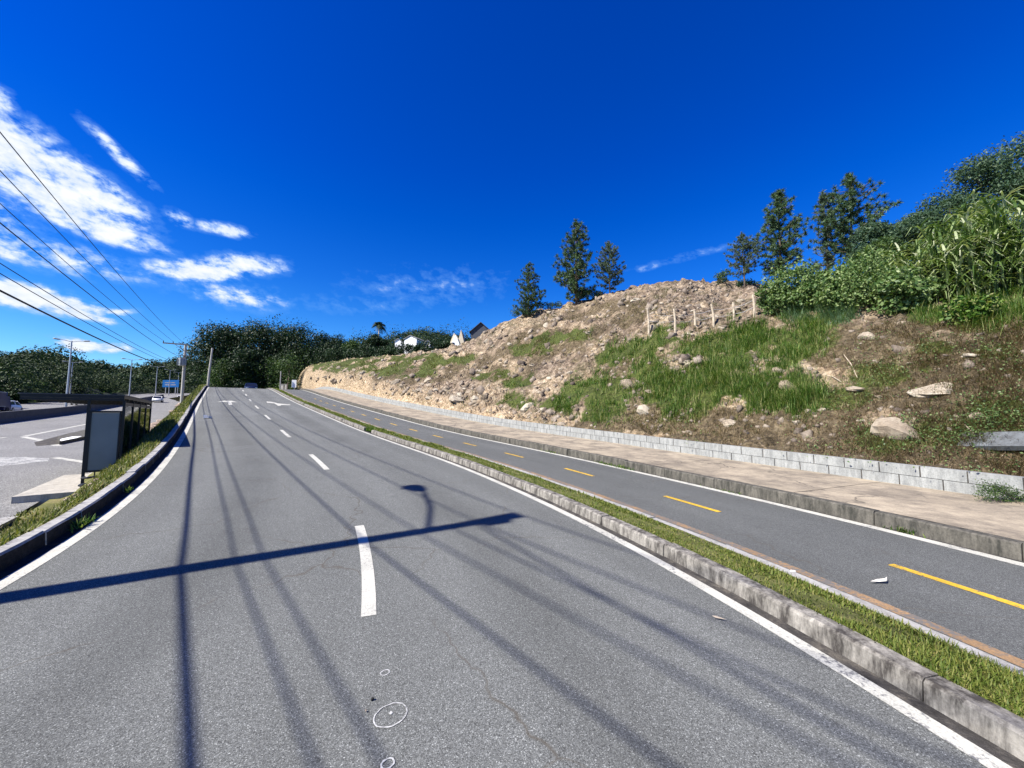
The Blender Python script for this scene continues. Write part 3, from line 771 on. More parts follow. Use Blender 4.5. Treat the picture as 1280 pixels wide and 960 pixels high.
sm = [p for p in g if p.y > 26]; bg = [p for p in g if p.y <= 26]
near_r = [p for p in bg if proj(*p)[0] > 1035 and proj(*p)[1] > 415]; lush = [p for p in bg if not (proj(*p)[0] > 1035 and proj(*p)[1] > 415)]
V, Q = tussocks(lush, 36, .52, .014, (.2, .98), spread=.17); tag(raw_mesh('bank_grass', V, Q, M['bankgrass']), 'lush green grass tussocks on the cut slope', 'grass', kind='stuff')
spr = []
for _ in range(900):      # stray tufts over the bare rubble
    p = hill_hit(rnd.uniform(400, 960), rnd.uniform(362, 540))
    if p and masks(*p)['green'] < .3 and mn.noise(Vector((p.x*.25, p.y*.25, 4))) > -.25: spr.append(p)
V, Q = merge([tussocks(sm, 26, .38, .02, (.3, .95), .35, 2), tussocks(spr, 12, .30, .014, (.3, .98), .22, 2), tussocks(near_r, 18, .20, .010, (.3, .98), .16, 2)]); tag(raw_mesh('slope_scrub', V, Q, M['olivegrass']), 'olive scrub grass on the far rubble slope', 'scrub', kind='stuff')
br = [p for p in sample_patch('brown', .048)]
V, Q = merge([tussocks([p for p in br if p.y <= 22], 22, .30, .010, (.55, .99), .22, 2), tussocks([p for p in br if p.y > 22], 12, .34, .02, (.4, .98), .4, 2)])
tag(raw_mesh('dry_grass', V, Q, M['drygrass']), 'matted dry brown grass on the slope behind the wall', 'grass', kind='stuff')
# creeping leafy ground cover among the dry grass
lp = []
for p in near_r + rnd.sample(br, min(500, len(br))):
    if p.y > 22: continue
    for _ in range(9):
        x = p.x + rnd.gauss(0, .22); y = p.y + rnd.gauss(0, .22); lp.append((x, y, ground_z(x, y) + rnd.uniform(.01, .16)))
V, Q = leaves(np.array(lp), .052, .55, np.array([[-.3, -.3, .8]]), .7)
tag(raw_mesh('creeping_weeds', V, Q, M['shrub']), 'low leafy weeds creeping among dry grass on the slope', 'weeds', kind='stuff')

# loose rubble and individual rocks
sp = []; ss = []
for _ in range(13000):
    px = rnd.uniform(385, 1300); py = rnd.uniform(355, 600)
    p = hill_hit(px, py)
    if not p: continue
    if p.y - foot(p.x/p.y)[0] < .55: continue
    m_ = masks(*p); bare = 1 - max(m_['green'], m_['brown']*.8)
    cl = mn.noise(Vector((p.x*.42, p.y*.42, 6))) + .5*mn.noise(Vector((p.x*1.4, p.y*1.4, 2)))
    if rnd.random() > bare*(1. if px < 960 else .45)*max(.12, .55 + 1.3*cl): continue
    sp.append((p.x, p.y, p.z)); ss.append(min(.9, (.05 + .010*p.y)*rnd.uniform(.30, 1.)**1.8*(1.6 if rnd.random() < .93 else 3.)))
V, Q = stones(np.array(sp), np.array(ss))
tag(raw_mesh('rubble', V, Q, M['rubble']), 'loose broken stones scattered over the cut hillside', 'rubble', kind='stuff')
def rock_mesh(seed, flat=1.):
    mb = MB(); n1, n2 = 12, 9; vs = []
    for i in range(n2+1):
        for j in range(n1):
            th = PI*i/n2; ph = 2*PI*j/n1
            d = Vector((math.sin(th)*math.cos(ph), math.sin(th)*math.sin(ph), math.cos(th)))
            k = .5*(1 + .42*mn.noise(d*1.5 + Vector((seed*7.1, 0, 0))) + .22*mn.noise(d*3.7 + Vector((0, seed*3.3, 0))))
            # planar fractures
            for q in range(5):
                f = Vector((math.sin(seed*3+q*1.7), math.cos(seed*5+q*2.3), math.sin(seed+q*4.1)+.2)).normalized(); e = d.dot(f)
                if e > .1 and k*e > .34: k = .34/e
            vs.append((d.x*k, d.y*k, d.z*k*flat))
    mb.add(vs, [(i*n1+j, (i+1)*n1+j, (i+1)*n1+(j+1) % n1, i*n1+(j+1) % n1) for i in range(n2) for j in range(n1)])
    me = bpy.data.meshes.new('rock'); me.from_pydata(mb.v, [], mb.f); me.validate(); me.materials.append(M['rock']); return me
RM = [rock_mesh(k+1, [.6, .8, .5, 1., .7, .45][k]) for k in range(6)]
def put_rock(p, size, label, group=None, k=None, sx=1., tilt=None, sink=.2, mat=None):
    o = bpy.data.objects.new('rock', RM[k if k is not None else rnd.randrange(6)]); col.objects.link(o)
    o.location = (p.x, p.y, p.z - size*sink*.5 + size*.15); o.scale = (size*sx, size, size)
    o.rotation_euler = tilt or (rnd.uniform(-.4, .4), rnd.uniform(-.4, .4), rnd.uniform(0, 6.28))
    return tag(o, label, 'rock', group)
named = [(1120, 535, 50, 'big cream boulder leaning above the block wall amid dry weeds', 3, 1.), (1176, 481, 54, 'flat tan slab of rock jutting from the dry slope', 2, 1.5), (1085, 421, 26, 'cream crag of rock high on the slope under the shrubs', 3, .8),
         (1222, 520, 20, 'grey tan upright rock in weeds near the concrete slab', 1, .8), (1072, 484, 24, 'flat grey rock lying on the dry slope above the cream boulder', 5, 1.4), (975, 464, 22, 'tan rock at the edge of the lush grass tussocks', 3, .8), (985, 482, 26, 'pale tan crag below the edge of the green tussocks', 3, .7),
         (812, 488, 14, 'square tan boulder standing between two grass patches', 0, .8), (806, 512, 22, 'grey tan outcrop under the square boulder', 3, .9), (785, 480, 22, 'sunlit ochre rock between green tussocks', 3, 1.), (862, 540, 20, 'round cream rock just above the block wall', 0, 1.), (912, 528, 22, 'pointed tan rock in brown thatch above the wall', 1, .9),
         (998, 520, 16, 'small ochre rock at the foot of the green tussocks', 0, 1.), (1215, 443, 18, 'flat pale rock on the upper dry slope', 5, 1.5), (1100, 495, 12, 'small white stone on the dry slope near the flat rock', 0, 1.2)]
for px, py, w, lab, k, sx in named:
    p = hill_hit(px, py)
    if p:
        z = p.length
        put_rock(p, w*p.y/F, lab, None, k, sx, (rnd.uniform(-.2, .2), rnd.uniform(-.2, .2), rnd.uniform(-.5, .5)), .62)
cnt = 0
while cnt < 120:
    px = rnd.uniform(392, 1000); py = rnd.uniform(365, 545); p = hill_hit(px, py)
    if not p: continue
    m_ = masks(*p)
    if max(m_['green'], m_['brown']*.5) > .45 or p.y - foot(p.x/p.y)[0] < .7: continue
    put_rock(p, rnd.uniform(4, 11)*p.y/F, 'broken tan rock lying in the rubble of the cut hillside', 'rocks in the hillside rubble', None, rnd.uniform(.8, 1.5), None, .5); cnt += 1
for k in range(60):      # rocks showing through the dry slope
    p = hill_hit(rnd.uniform(985, 1290), rnd.uniform(395, 575))
    if p and p.y - foot(p.x/p.y)[0] > .6 and masks(*p)['green'] < .5: put_rock(p, rnd.uniform(5, 15)*p.y/F, 'pale tan rock showing through the dry grass slope', 'rocks in the dry grass slope', None, rnd.uniform(.9, 1.7), None, .75)
# rock blocks along the foot of the cut face
for k in range(46):
    s = rnd.uniform(14, 66); p = RP(s, 10.85 + rnd.random()*1.3); p.z = ground_z(p.x, p.y)
    if p.x/p.y > -.53: put_rock(p, rnd.uniform(.35, 1.0), 'cream rock at the foot of the cut face behind the wall', 'rocks along the cut face', None, rnd.uniform(.8, 1.4), None, .5)
# stones tipped along the toe of the embankment
RM2 = []
for me in RM: m2 = me.copy(); m2.materials.clear(); m2.materials.append(M['riprap']); RM2.append(m2)
def toe(s):
    d = .3
    while d < 7:
        z, p = emb_z(s, -3.52-d)
        if z < hz(p.x, p.y) + .12: break
        d += .1
    return d
for k in range(90):
    s = rnd.uniform(18, 62); d = (rnd.uniform(.75, 1.5) if k % 2 else toe(s)*rnd.uniform(.5, 1.)); z, p = emb_z(s, -3.52-d)
    o = put_rock(Vector((p.x, p.y, z)), rnd.uniform(.3, .7)*(.6 + s*.012), 'pinkish stone tipped along the embankment toe', 'stones along the embankment toe', None, rnd.uniform(1, 1.7), None, .4)
    o.data = RM2[RM.index(o.data)]
for k in range(22):
    s = rnd.uniform(9.3, 14); d = toe(s)*rnd.uniform(.55, .95); z, p = emb_z(s, -3.52-d)
    o = put_rock(Vector((p.x, p.y, z)), rnd.uniform(.08, .2), 'small pale stone in grass behind the bus shelter', 'stones behind the bus shelter', None, 1.2, None, .3); o.data = RM2[RM.index(o.data)]
# grey concrete slab half buried behind the wall, dead stick beside it
mb = MB(); p = hill_hit(1262, 566)
mb.box((0, 0, 0), (1.5, .5, .11)); sl = mb.build('concrete_slab', M['greyslab']); sl.location = p + Vector((.10, -.02, .24)); sl.rotation_euler = (R(-34), R(4), R(112))
tag(sl, 'half buried flat grey concrete slab on the slope behind the wall', 'concrete slab')
for (a, b, lab) in [((1206, 533), (1230, 567), 'pale dead stick lying on the slope beside the grey slab'), ((1055, 445), (1072, 475), 'bent dry branch lying on the dry slope'), ((1030, 470), (1052, 480), 'short dead twig among dry grass near the tussocks')]:
    p = hill_hit(*a); q = hill_hit(*b); mb = MB(); mid = (p+q)/2 + Vector((.03, 0, .10))
    mb.tube([p + Vector((0, 0, .04)), mid, q + Vector((0, 0, .06))], [.012, .016, .01], 6); tag(mb.build('dead_branch', M['wood']), lab, 'branch')
# fence posts with wire on the slope
FP = [(811, 420, 36), (844, 417, 32), (869, 410, 24), (892, 408, 29), (917.5, 404, 27), (943, 396, 29), (961, 378, 18)]
labs = ['first', 'second', 'third', 'fourth', 'fifth', 'sixth', 'seventh']; tops = []
for (px, py, hp), w in zip(FP, labs):
    p = hill_hit(px, py); h = hp*p.y/F; mb = MB(); r = .055
    mb.tube([p + Vector((0, 0, -.15)), p + Vector((.02, 0, h*.5)), p + Vector((-.03 + rnd.uniform(-.04, .04), 0, h))], [r*1.1, r, r*.95], 7)
    tag(mb.build('fence_post', M['wood']), f'pale weathered fence post on the rubble slope, {w} of seven counting from the pine pair', 'fence post', 'fence posts on the slope'); tops.append(p + Vector((0, 0, h*.75)))
mb = MB()
for a, b in zip(tops, tops[1:]):
    for dz in (0, -.35): mb.tube([a + Vector((0, 0, dz)), (a+b)/2 + Vector((0, 0, dz-.05)), b + Vector((0, 0, dz))], .006, 4)
tag(mb.build('fence_wire', M['galv']), 'thin sagging wire strung between the pale fence posts', 'wire')

# ------------------------------------------------------------------ trees
def limbs(root, top, r0, r1, targets, mat, parent, wig=.15):
    mb = MB(); k = 7; pts = [root.lerp(top, i/k) + Vector((rnd.gauss(0, wig), rnd.gauss(0, wig), 0))*(i > 0 and i < k)*.5 for i in range(k+1)]
    mb.tube(pts, [r0 + (r1-r0)*(i/k)**.8 for i in range(k+1)], 9)
    for t in targets:
        i = rnd.randrange(2, k); a = pts[i]; m = a.lerp(t, .5) + Vector((0, 0, -.08*(t-a).length)); rr = (r0 + (r1-r0)*i/k)*.5
        mb.tube([a, m, t], [rr, rr*.6, rr*.2], 5)
    return mb.build('trunk', mat, parent, smooth=True)
def broadleaf(name, base, h, rx, ry, label, nclump=26, per=170, leaf=.42, mat='tree', crown0=.3, group=None, cat='tree', aspect=.5, clump=.30, trunk_r=None, bark='bark', drop=0., shape=1.):
    root = empty(name, base, label, cat, group); base = Vector(base)
    C = []
    for _ in range(nclump):
        while True:
            d = Vector((rnd.uniform(-1, 1), rnd.uniform(-1, 1), rnd.uniform(-1, 1)))
            if .25 < d.length < 1: break
        zc = crown0 + (1-crown0)*(.5 + .46*d.z); k = (1 - max(0, d.z)*.25*shape)
        C.append(base + Vector((d.x*rx*k, d.y*ry*k, h*zc)))
    R_ = [h*clump*(1-crown0)*rnd.uniform(.6, 1.15) for _ in C]
    limbs(base - Vector((0, 0, .3)), base + Vector((rnd.gauss(0, .2), 0, h*.75)), trunk_r or h*.022, h*.006, rnd.sample(C, min(9, len(C))), M[bark], root)
    P = []; N = []
    for c, r in zip(C, R_):
        q = rng.normal(size=(per, 3)); q /= np.linalg.norm(q, axis=1)[:, None]
        rr = r*rng.uniform(.35, 1.08, (per, 1))**.6
        # twigs: ragged outline
        rr *= 1 + .35*np.sin(q[:, :1]*9 + c.x)*np.sin(q[:, 1:2]*8 + c.y)
        P.append(np.array(c) + q*rr*np.array([1, 1, .72])); N.append(q*.7 + np.array([0, 0, .35]))
    P = np.concatenate(P); N = np.concatenate(N)
    if drop: P[:, 2] -= drop*rng.uniform(0, 1, len(P))**2
    P[:, 2] = np.maximum(P[:, 2], base.z + .05)
    V, Q = leaves(P, leaf, aspect, N, .8)
    raw_mesh('crown', V, Q, M[mat], root)
    return root
def pine(base, h, w, label, mat='pine', dens=1., first=.14, top_round=False, group='pines on the hill'):
    root = empty('pine_tree', base, label, 'pine tree', group); base = Vector(base)
    mb = MB(); lean = rnd.uniform(-.02, .02)
    ax = lambda q: base + Vector((lean*h*q, 0, h*q))
    mb.tube([ax(q) - Vector((0, 0, .3*(q == 0))) for q in (0, .2, .4, .6, .8, .97)], [h*.015*(1-.85*q) for q in (0, .2, .4, .6, .8, 1)], 8)
    T = []; q = first
    while q < .985:
        n = rnd.randrange(5, 9); f = (q-first)/(1-first)
        env = (math.sin(PI*min(1, f*.9+.18))**.7 if top_round else (1-f)**.75*(.55+.45*min(1, f*4)) + .07)
        for k in range(n):
            a = rnd.uniform(0, 2*PI); L = w*env*rnd.uniform(.55, 1.15)
            if rnd.random() > dens*(.62 + .55*math.sin(a*1.5 + q*17)**2): continue
            p0 = ax(q); p1 = p0 + Vector((math.cos(a)*L*.6, math.sin(a)*L*.6, L*.10)); p2 = p0 + Vector((math.cos(a)*L, math.sin(a)*L, L*rnd.uniform(.2, .55)))
            mb.tube([p0, p1, p2], [h*.004*(1.1-f), h*.003, h*.0015], 4, False)
            nt_ = max(2, int(L/(h*.036)))
            for i in range(nt_):
                t = .30 + .72*i/max(1, nt_-1); b = p0.lerp(p1, t/.6) if t < .6 else p1.lerp(p2, min(1.05, (t-.6)/.4))
                T.append(b + Vector((rnd.gauss(0, h*.012), rnd.gauss(0, h*.012), rnd.gauss(0, h*.010))))
        q += rnd.uniform(.030, .050)
    T.append(ax(1.0)); T.append(ax(.97))
    mb.build('trunk', M['bark'], root, True)
    T = np.array([tuple(p) for p in T]); per = 44; c = np.repeat(T, per, 0); n = len(c)
    d = rng.normal(size=(n, 3)); d[:, 2] += .35; d /= np.linalg.norm(d, axis=1)[:, None]
    L = h*.033*rng.uniform(.6, 1.15, (n, 1)); sd = np.cross(d, rng.normal(size=(n, 3))); sd /= np.linalg.norm(sd, axis=1)[:, None]; w_ = max(.012, h*.0026)
    V = np.stack([c - sd*w_, c + sd*w_, c + d*L + sd*w_*.35, c + d*L - sd*w_*.35], 1).reshape(-1, 3)
    raw_mesh('crown', V, np.arange(4*n).reshape(n, 4), M[mat], root)
    return root
def hill_at(px, py, dflt=30):
    return hill_hit(px, py) or at(px, py, dflt)
def pin(px, py, Y): p = at(px, py, Y); return p
def ground_place(px, Y):
    tx = (px-640)/F; x = tx*Y; return Vector((x, Y, ground_z(x, Y)))
def h_for(p, py):   # height so that the top shows at picture row py
    lo, hi = .2, 40
    for _ in range(30):
        m = (lo+hi)/2
        if proj(p.x, p.y, p.z+m)[1] > py: lo = m
        else: hi = m
    return lo
p = ground_place(661, 37.5); pine(p, h_for(p, 330), 1.9, 'small open pine nearest the houses at the end of the ridge', first=.05, dens=.85)
p = ground_place(722, 36.5); pine(p, h_for(p, 276), 2.5, 'tallest dense pine of the group of three on the ridge', dens=1., first=.10)
p = ground_place(765, 35.0); pine(p, h_for(p, 303), 1.9, 'thin grey green pine beside the tallest one of the ridge', 'pinelight', .8, .14)
p = ground_place(938, 29.5); pine(p, h_for(p, 291), 1.25, 'slender small pine behind the upper fence posts', 'pinelight', .75, .32, True)
p = ground_place(985, 30); pine(p, h_for(p, 240), 2.2, 'dense conical pine behind the slope shrubs', dens=1., first=.12)
p = ground_place(1046, 27); pine(p, h_for(p, 240), 1.3, 'sparse thin pine beside the round headed one', 'pinelight', .6, .2)
p = ground_place(1078, 25.5); pine(p, h_for(p, 219), 2.0, 'round headed dark pine next to the feathery trees', dens=1., first=.3, top_round=True)
# low dark bush along the ridge
for px, Y, h, r, lab in [(912, 31.5, 1.0, 1.5, 'low dark bush on the ridge top left of the slender pine'), (938, 31.5, .85, 1.1, 'low dark bush around the foot of the slender pine'), (690, 38, 1.0, 1.5, 'dark scrub bush between the small pine and the tallest pine'), (655, 38.5, 1.3, 1.2, 'dark bush around the foot of the small open pine'), (745, 37, 1.1, 1.2, 'dark bush between the tallest pine and the grey one')]:
    p = ground_place(px, Y); broadleaf('bush', p, h, r, r*.7, lab, 10, 120, .16, 'pine', .0, 'dark bushes on the ridge', 'bush', .35, .45)
# feathery trees at the top of the slope
for px, Y, top, rx, lab, m in [(1112, 23, 280, 1.5, 'lowest feathery tree beside the round headed pine', 'feather'), (1160, 22.5, 262, 1.9, 'feathery tree above the leafy shrubs, next to the lowest one', 'feather'), (1122, 20.5, 300, 1.6, 'olive green bushy tree in front of the feathery trees', 'treemid'), (1205, 21.5, 234, 2.0, 'middle feathery tree rising behind the cane', 'feather'), (1262, 20.5, 194, 2.3, 'tallest feathery tree rising behind the cane at the frame edge', 'feather'), (1335, 20, 160, 2.4, 'feathery tree cut by the frame edge behind the cane', 'feather'), (1230, 18.8, 280, 1.7, 'olive green bushy tree directly behind the cane', 'treemid')]:
    p = ground_place(px, Y); h = h_for(p, top)
    broadleaf('feathery_tree' if m == 'feather' else 'bushy_tree', p, h, rx, rx*.8, lab, 38, 380, .15, m, .08, 'trees at the top of the slope', 'tree', .42, .19, h*.014)
# leafy shrubs
SH = [(1005, 398, 330, .9, 'round shrub beside the tall grass at the slope top'), (1035, 395, 345, .8, 'pale leafy shrub under the sparse pine'), (1068, 396, 330, .9, 'pale leafy shrub under the round headed pine'), (1100, 398, 322, 1.0, 'tallest leafy shrub, between the pines and the cane'), (1135, 396, 338, .8, 'leafy shrub touching the cane'), (1160, 388, 345, .7, 'leafy shrub in front of the first cane clump'), (975, 398, 352, .8, 'dark shrub at the end of the fence posts')]
for px, py, top, r, lab in SH:
    p = hill_hit(px, py) or ground_place(px, 16); p = ground_place(px, p.y + .6); h = max(.8, h_for(p, top))
    broadleaf('shrub', p, h*rnd.uniform(.92, 1.1), r, r*.8, lab, 26, 170, rnd.uniform(.10, .16), 'shrub', .03, 'shrubs at the top of the slope', 'shrub', .6, .26, .03)
p = hill_hit(1213, 405); broadleaf('shrub', p, h_for(p, 370), .42, .4, 'single glossy green shrub on the bare soil below the cane', 12, 120, .12, 'bankgrass', .02, None, 'shrub', .6, .4, .02)
p = RP(3.35, 9.85, .2); broadleaf('wall_weed', p, .33, .5, .22, 'bushy green weed growing on the sidewalk against the block wall', 14, 200, .035, 'treemid', .0, None, 'weed', .3, .5, .006)
# cane clumps
def cane(p, h, r, n, label, mat='cane', lw=.075):
    root = empty('cane_clump', p, label, 'cane', 'cane clumps on the slope'); mb = MB(); bb = []; L = []
    for _ in range(n):
        a = rnd.uniform(0, 6.28); q = r*math.sqrt(rnd.random()); b = Vector((p.x + q*math.cos(a), p.y + q*math.sin(a), 0)); b.z = ground_z(b.x, b.y) - .05
        hh = h*rnd.uniform(.55, 1.); tp = b + Vector((rnd.gauss(0, .12)*hh, rnd.gauss(0, .12)*hh, hh*.8)); mb.tube([b, b.lerp(tp, .5), tp], [.014, .012, .006], 4, False)
        for k in range(9):
            c = b.lerp(tp, .18 + .82*k/8); bb.append(tuple(c)); L.append(rnd.uniform(.7, 1.25)*min(1.1, h*.36))
    mb.build('stems', M['cane'], root)
    V, Q = blades(np.array(bb), np.array(L), np.full(len(bb), lw), rng.uniform(.55, 1.0, len(bb)), 4, 1.5)
    raw_mesh('leaves', V, Q, M[mat], root)
for px, d, top, r, n, lab in [(1092, 8.6, 325, .8, 36, 'low ragged cane clump among the leafy shrubs'), (1122, 8.2, 312, .8, 40, 'ragged cane clump where the shrubs meet the cane'), (1150, 7.6, 315, .7, 34, 'pale cane clump in front of the lowest feathery tree'), (1185, 7.2, 285, .8, 44, 'cane clump with pale dry tips next to the shortest one'), (1220, 7.0, 265, .9, 52, 'tall arching cane clump in the middle of the thicket'), (1258, 7.0, 245, .9, 56, 'tallest cane clump near the frame edge'), (1300, 7.0, 238, 1., 50, 'cane clump cut off by the frame edge'), (1205, 9.5, 272, 1., 40, 'cane clump in the back row of the thicket, under the middle feathery tree'), (1255, 9.5, 240, 1., 44, 'cane clump in the back row of the thicket, under the tallest feathery tree')]:
    tx = (px-640)/F; p = ground_place(px, foot(tx)[0] + d); cane(p, h_for(p, top)*1.08, r, n, lab)
# long grass in front of the shrubs
pts = []
for _ in range(110):
    p = hill_hit(rnd.uniform(985, 1065), rnd.uniform(380, 405)); 
    if p: pts.append(p)
V, Q = tussocks(pts, 26, .95, .02, (.3, .9), .2, 3); tag(raw_mesh('long_grass', V, Q, M['bluegrass']), 'long bluish grass below the shrubs at the fence end', 'grass', kind='stuff')
pts = []
for _ in range(150):
    p = hill_hit(rnd.uniform(1150, 1290), rnd.uniform(352, 380))
    if p: pts.append(p)
V, Q = tussocks(pts, 20, .55, .02, (.3, .95), .25, 3); tag(raw_mesh('cane_grass', V, Q, M['bankgrass']), 'bright grass at the foot of the cane', 'grass', kind='stuff')

# ------------------------------------------------------------------ trees and houses beyond the crest
mb = MB(); mb.grid(lambda t, c: Vector((.8*c - .6*t, .6*c + .8*t, min(5.05, hzt(t)+3.4) + .012*max(0, t-80) - .25*max(0, -c-1.5))), [70, 76, 85, 100, 120, 150, 190], [-6, -3, -1.5, 4, 10, 20, 34])
o = struct(mb.build('crest_ground', M['ground']))
if o.data.polygons[0].normal.z < 0: o.data.flip_normals()
def back_z(px, Y):
    tx = (px-640)/F
    if tx > -.565 and Y < foot(tx)[0] + 58: return ground_z(tx*Y, Y)
    return 5.0
def back_tree(name, px, Y, top, rx, label, mat='tree', group=None, cat='tree', n=26, per=200, leaf=.42, crown0=.1, clump=.24, zb=None, **kw):
    z = back_z(px, Y) if zb is None else zb
    p = Vector(((px-640)/F*Y, Y, z)); h = h_for(p, top)
    return broadleaf(name, p, h, rx, rx*.9, label, n, per, leaf, mat, crown0, group, cat, .5, clump, **kw)
g = 'dark trees at the crest of the road'
for px, Y, top, rx, lab in [(268, 84, 404, 4.6, 'dark spreading tree beside the bare concrete pole at the crest'), (292, 90, 399, 4.8, 'dark tree second in the clump from the bare concrete pole'), (318, 86, 397, 5.2, 'dark tree over the car at the crest'), (345, 92, 398, 5.0, 'dark tree just past the car at the crest'), (368, 86, 405, 4.2, 'dark tree above the small white sign board'),
                           (306, 76, 436, 3.4, 'lower dark tree overhanging the road behind the car')]:
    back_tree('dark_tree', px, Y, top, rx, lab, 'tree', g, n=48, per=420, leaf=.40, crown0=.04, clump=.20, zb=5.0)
for px, Y, top, rx, lab in [(278, 74, 452, 2.0, 'bush at the road edge beside the bare concrete pole'), (334, 76, 450, 2.2, 'bush between the car and the sign post at the crest'), (358, 74, 446, 2.2, 'bush above the sign board at the end of the bike path'), (384, 84, 432, 3.2, 'mid green bush where the wall ends')]:
    back_tree('bush', px, Y, top, rx, lab, 'treemid', 'bushes at the crest of the road', 'bush', 18, 170, .3, 0., .3, zb=5.0)
bt = [(398, 92, 418, 3.2, 'dark bushy tree right behind the end of the rock face', 'tree'), (418, 98, 420, 3.0, 'dark tree between the rock face end and the yellowish one', 'tree'), (436, 90, 426, 2.2, 'yellowish green tree in front of the dark tree row', 'treemid'),
      (452, 100, 417, 3.0, 'dark tree beside the palm', 'tree'), (468, 84, 420, 2.6, 'dense dark tree below the palm', 'tree'), (484, 98, 424, 2.2, 'dark tree between the palm and the white gabled house', 'tree'), (522, 118, 412, 3.4, 'dark round tree behind the white gabled house', 'tree'),
      (545, 104, 414, 3.2, 'dark tree between the white houses and the peaked one', 'tree'), (556, 112, 409, 3.0, 'tall dark tree behind the peaked white house', 'tree'), (580, 104, 410, 2.2, 'dark tree between the peaked house and the slate roofed house', 'tree'), (500, 120, 411, 4.0, 'dark tree behind the smallest white house', 'tree')]
for px, Y, top, rx, lab, m in bt:
    back_tree('dark_tree' if m == 'tree' else 'leafy_tree', px, Y, top, rx, lab, m, 'trees behind the rubble slope', n=24, per=260, leaf=.38, crown0=.05, clump=.27)
for i, (px, Y) in enumerate([(402, 78), (420, 76), (440, 72), (460, 70), (480, 68), (500, 66), (520, 64), (540, 63), (558, 62)]):
    where = ['next to the rock face end', 'below the dark tree pair', 'below the yellowish tree', 'under the dense dark tree', 'under the palm', 'below the smallest white house', 'below the white gabled house', 'below the dark tree in the middle', 'below the peaked white house'][i]
    back_tree('hedge_bush', px, Y, 434 - .035*(px-400), 2.3, 'dark hedge bush on the grassy slope top, ' + where, 'tree', 'hedge along the slope top', 'bush', 12, 150, .3, 0., .45)
# banana plant and palm
def palm(px, Y, top, label, name='palm_tree', nf=16, fl=2.6, cat='palm tree', mat='palm', th=None):
    p = Vector(((px-640)/F*Y, Y, back_z(px, Y))); h = h_for(p, top) - fl*.35
    root = empty(name, p, label, cat); mb = MB(); mb.tube([p, p + Vector((.1, 0, h*.5)), p + Vector((0, 0, h))], [.2, .16, .13], 8); mb.build('trunk', M['barkpale'], root, True)
    fb = MB(); c = p + Vector((0, 0, h))
    for k in range(nf):
        a = 2*PI*k/nf + rnd.uniform(-.2, .2); e = rnd.uniform(.1, 1.25); L = fl*rnd.uniform(.8, 1.15); pts = []
        for i in range(9):
            q = i/8; r = L*q*math.cos(e)*(1-.1*q); z = L*(math.sin(e)*q - .85*q*q*math.cos(e*.6))
            pts.append(c + Vector((math.cos(a)*r, math.sin(a)*r, z)))
        sd = Vector((-math.sin(a), math.cos(a), 0))
        fb.tube(pts, [.03*(1-.8*i/8) for i in range(9)], 4, False)
        for i in range(1, 9):
            for w in (-1, 1):
                for m in (0, .5):
                    b = pts[i-1].lerp(pts[i], m + .25); d = (pts[i]-pts[i-1]).normalized(); ll = fl*.30*math.sin(PI*min(.97, (i+m)/9.2)) + .05
                    t = b + sd*w*ll + d*ll*.5 + Vector((0, 0, -ll*.45)); fb.add([b - d*.09, b + d*.09, t], [(0, 1, 2)])
    fb.build('crown', M[mat], root)
palm(471, 92, 403, 'tall palm with drooping fronds standing above the dark trees')
palm(412, 80, 436, 'pale banana plant with upright leaves before the dark trees', 'banana_plant', 9, 1.9, 'banana plant', 'bluegrass')

def house(px0, px1, ytop, yeave, Y, depth, label, wallm, roofm, windows=(), gable=True, rot=0., group='houses behind the slope', chimney=False, over=.25):
    x0 = (px0-640)/F*Y; x1 = (px1-640)/F*Y; w = x1-x0; cxm = (x0+x1)/2; zb = back_z((px0+px1)/2, Y) - .4
    zt = at(px0, ytop, Y).z - zb; ze = at(px0, yeave, Y).z - zb
    root = empty('house', (cxm, Y, zb), label, 'house', group, rot); Mx = Matrix.Translation((cxm, Y, zb)) @ Matrix.Rotation(rot, 4, 'Z')
    T = lambda p: Mx @ Vector(p)
    mb = MB(); a = w/2
    v = [(-a, 0, 0), (a, 0, 0), (a, 0, ze), (0, 0, zt-.05), (-a, 0, ze)]; v = v + [(x, depth, z) for x, _, z in v]
    mb.add([T(p) for p in v], [(0,1,2,3,4), (9,8,7,6,5), (1,6,7,2), (5,0,4,9), (0,5,6,1)]); mb.build('wall', wallm, root)
    rb = MB(); sl = (zt-ze)/a
    for sg in (-1, 1):
        o_ = [(sg*(a+over), -over, ze-sl*over), (0, -over, zt+.02), (0, depth+over, zt+.02), (sg*(a+over), depth+over, ze-sl*over)]
        rb.add([T(p) for p in o_] + [T((x, y, z+.14)) for x, y, z in o_], [(0,1,2,3), (7,6,5,4), (0,4,5,1), (1,5,6,2), (2,6,7,3), (3,7,4,0)])
    ro = rb.build('roof', roofm, root)
    for wx, wz, ww, wh in windows:
        f = MB()
        for s0, s1, t0, t1 in ((-.06, 1.06, -.07, 0), (-.06, 1.06, 1, 1.07), (-.06, 0, 0, 1), (1, 1.06, 0, 1)):
            q0 = T((wx+ww*s0, -.02, wz+wh*t0)); q1 = T((wx+ww*s1, -.02, wz+wh*t1)); f.box((q0+q1)/2, (abs(ww*(s1-s0)), .10, abs(wh*(t1-t0))), rot)
        wo = f.build('window', M['white_plain'], root)
        g_ = MB(); g_.box(T((wx+ww/2, -.005, wz+wh/2)), (ww, .02, wh), rot); g_.build('pane', M['carglass'], wo)
    return root
house(503, 520, 419.5, 423.5, 108, 7, 'white gabled house with dark window between the dark trees', M['white_plain'], M['rooftile'], [(.5, 3.3, .9, 1.0), (-1.3, 3.3, .9, 1.0)], rot=R(-14))
house(492, 499.5, 423.5, 426, 112, 5, 'smallest white house beside the palm trees', M['white_plain'], M['rooftile'], [(-.3, 2.0, .6, .8)])
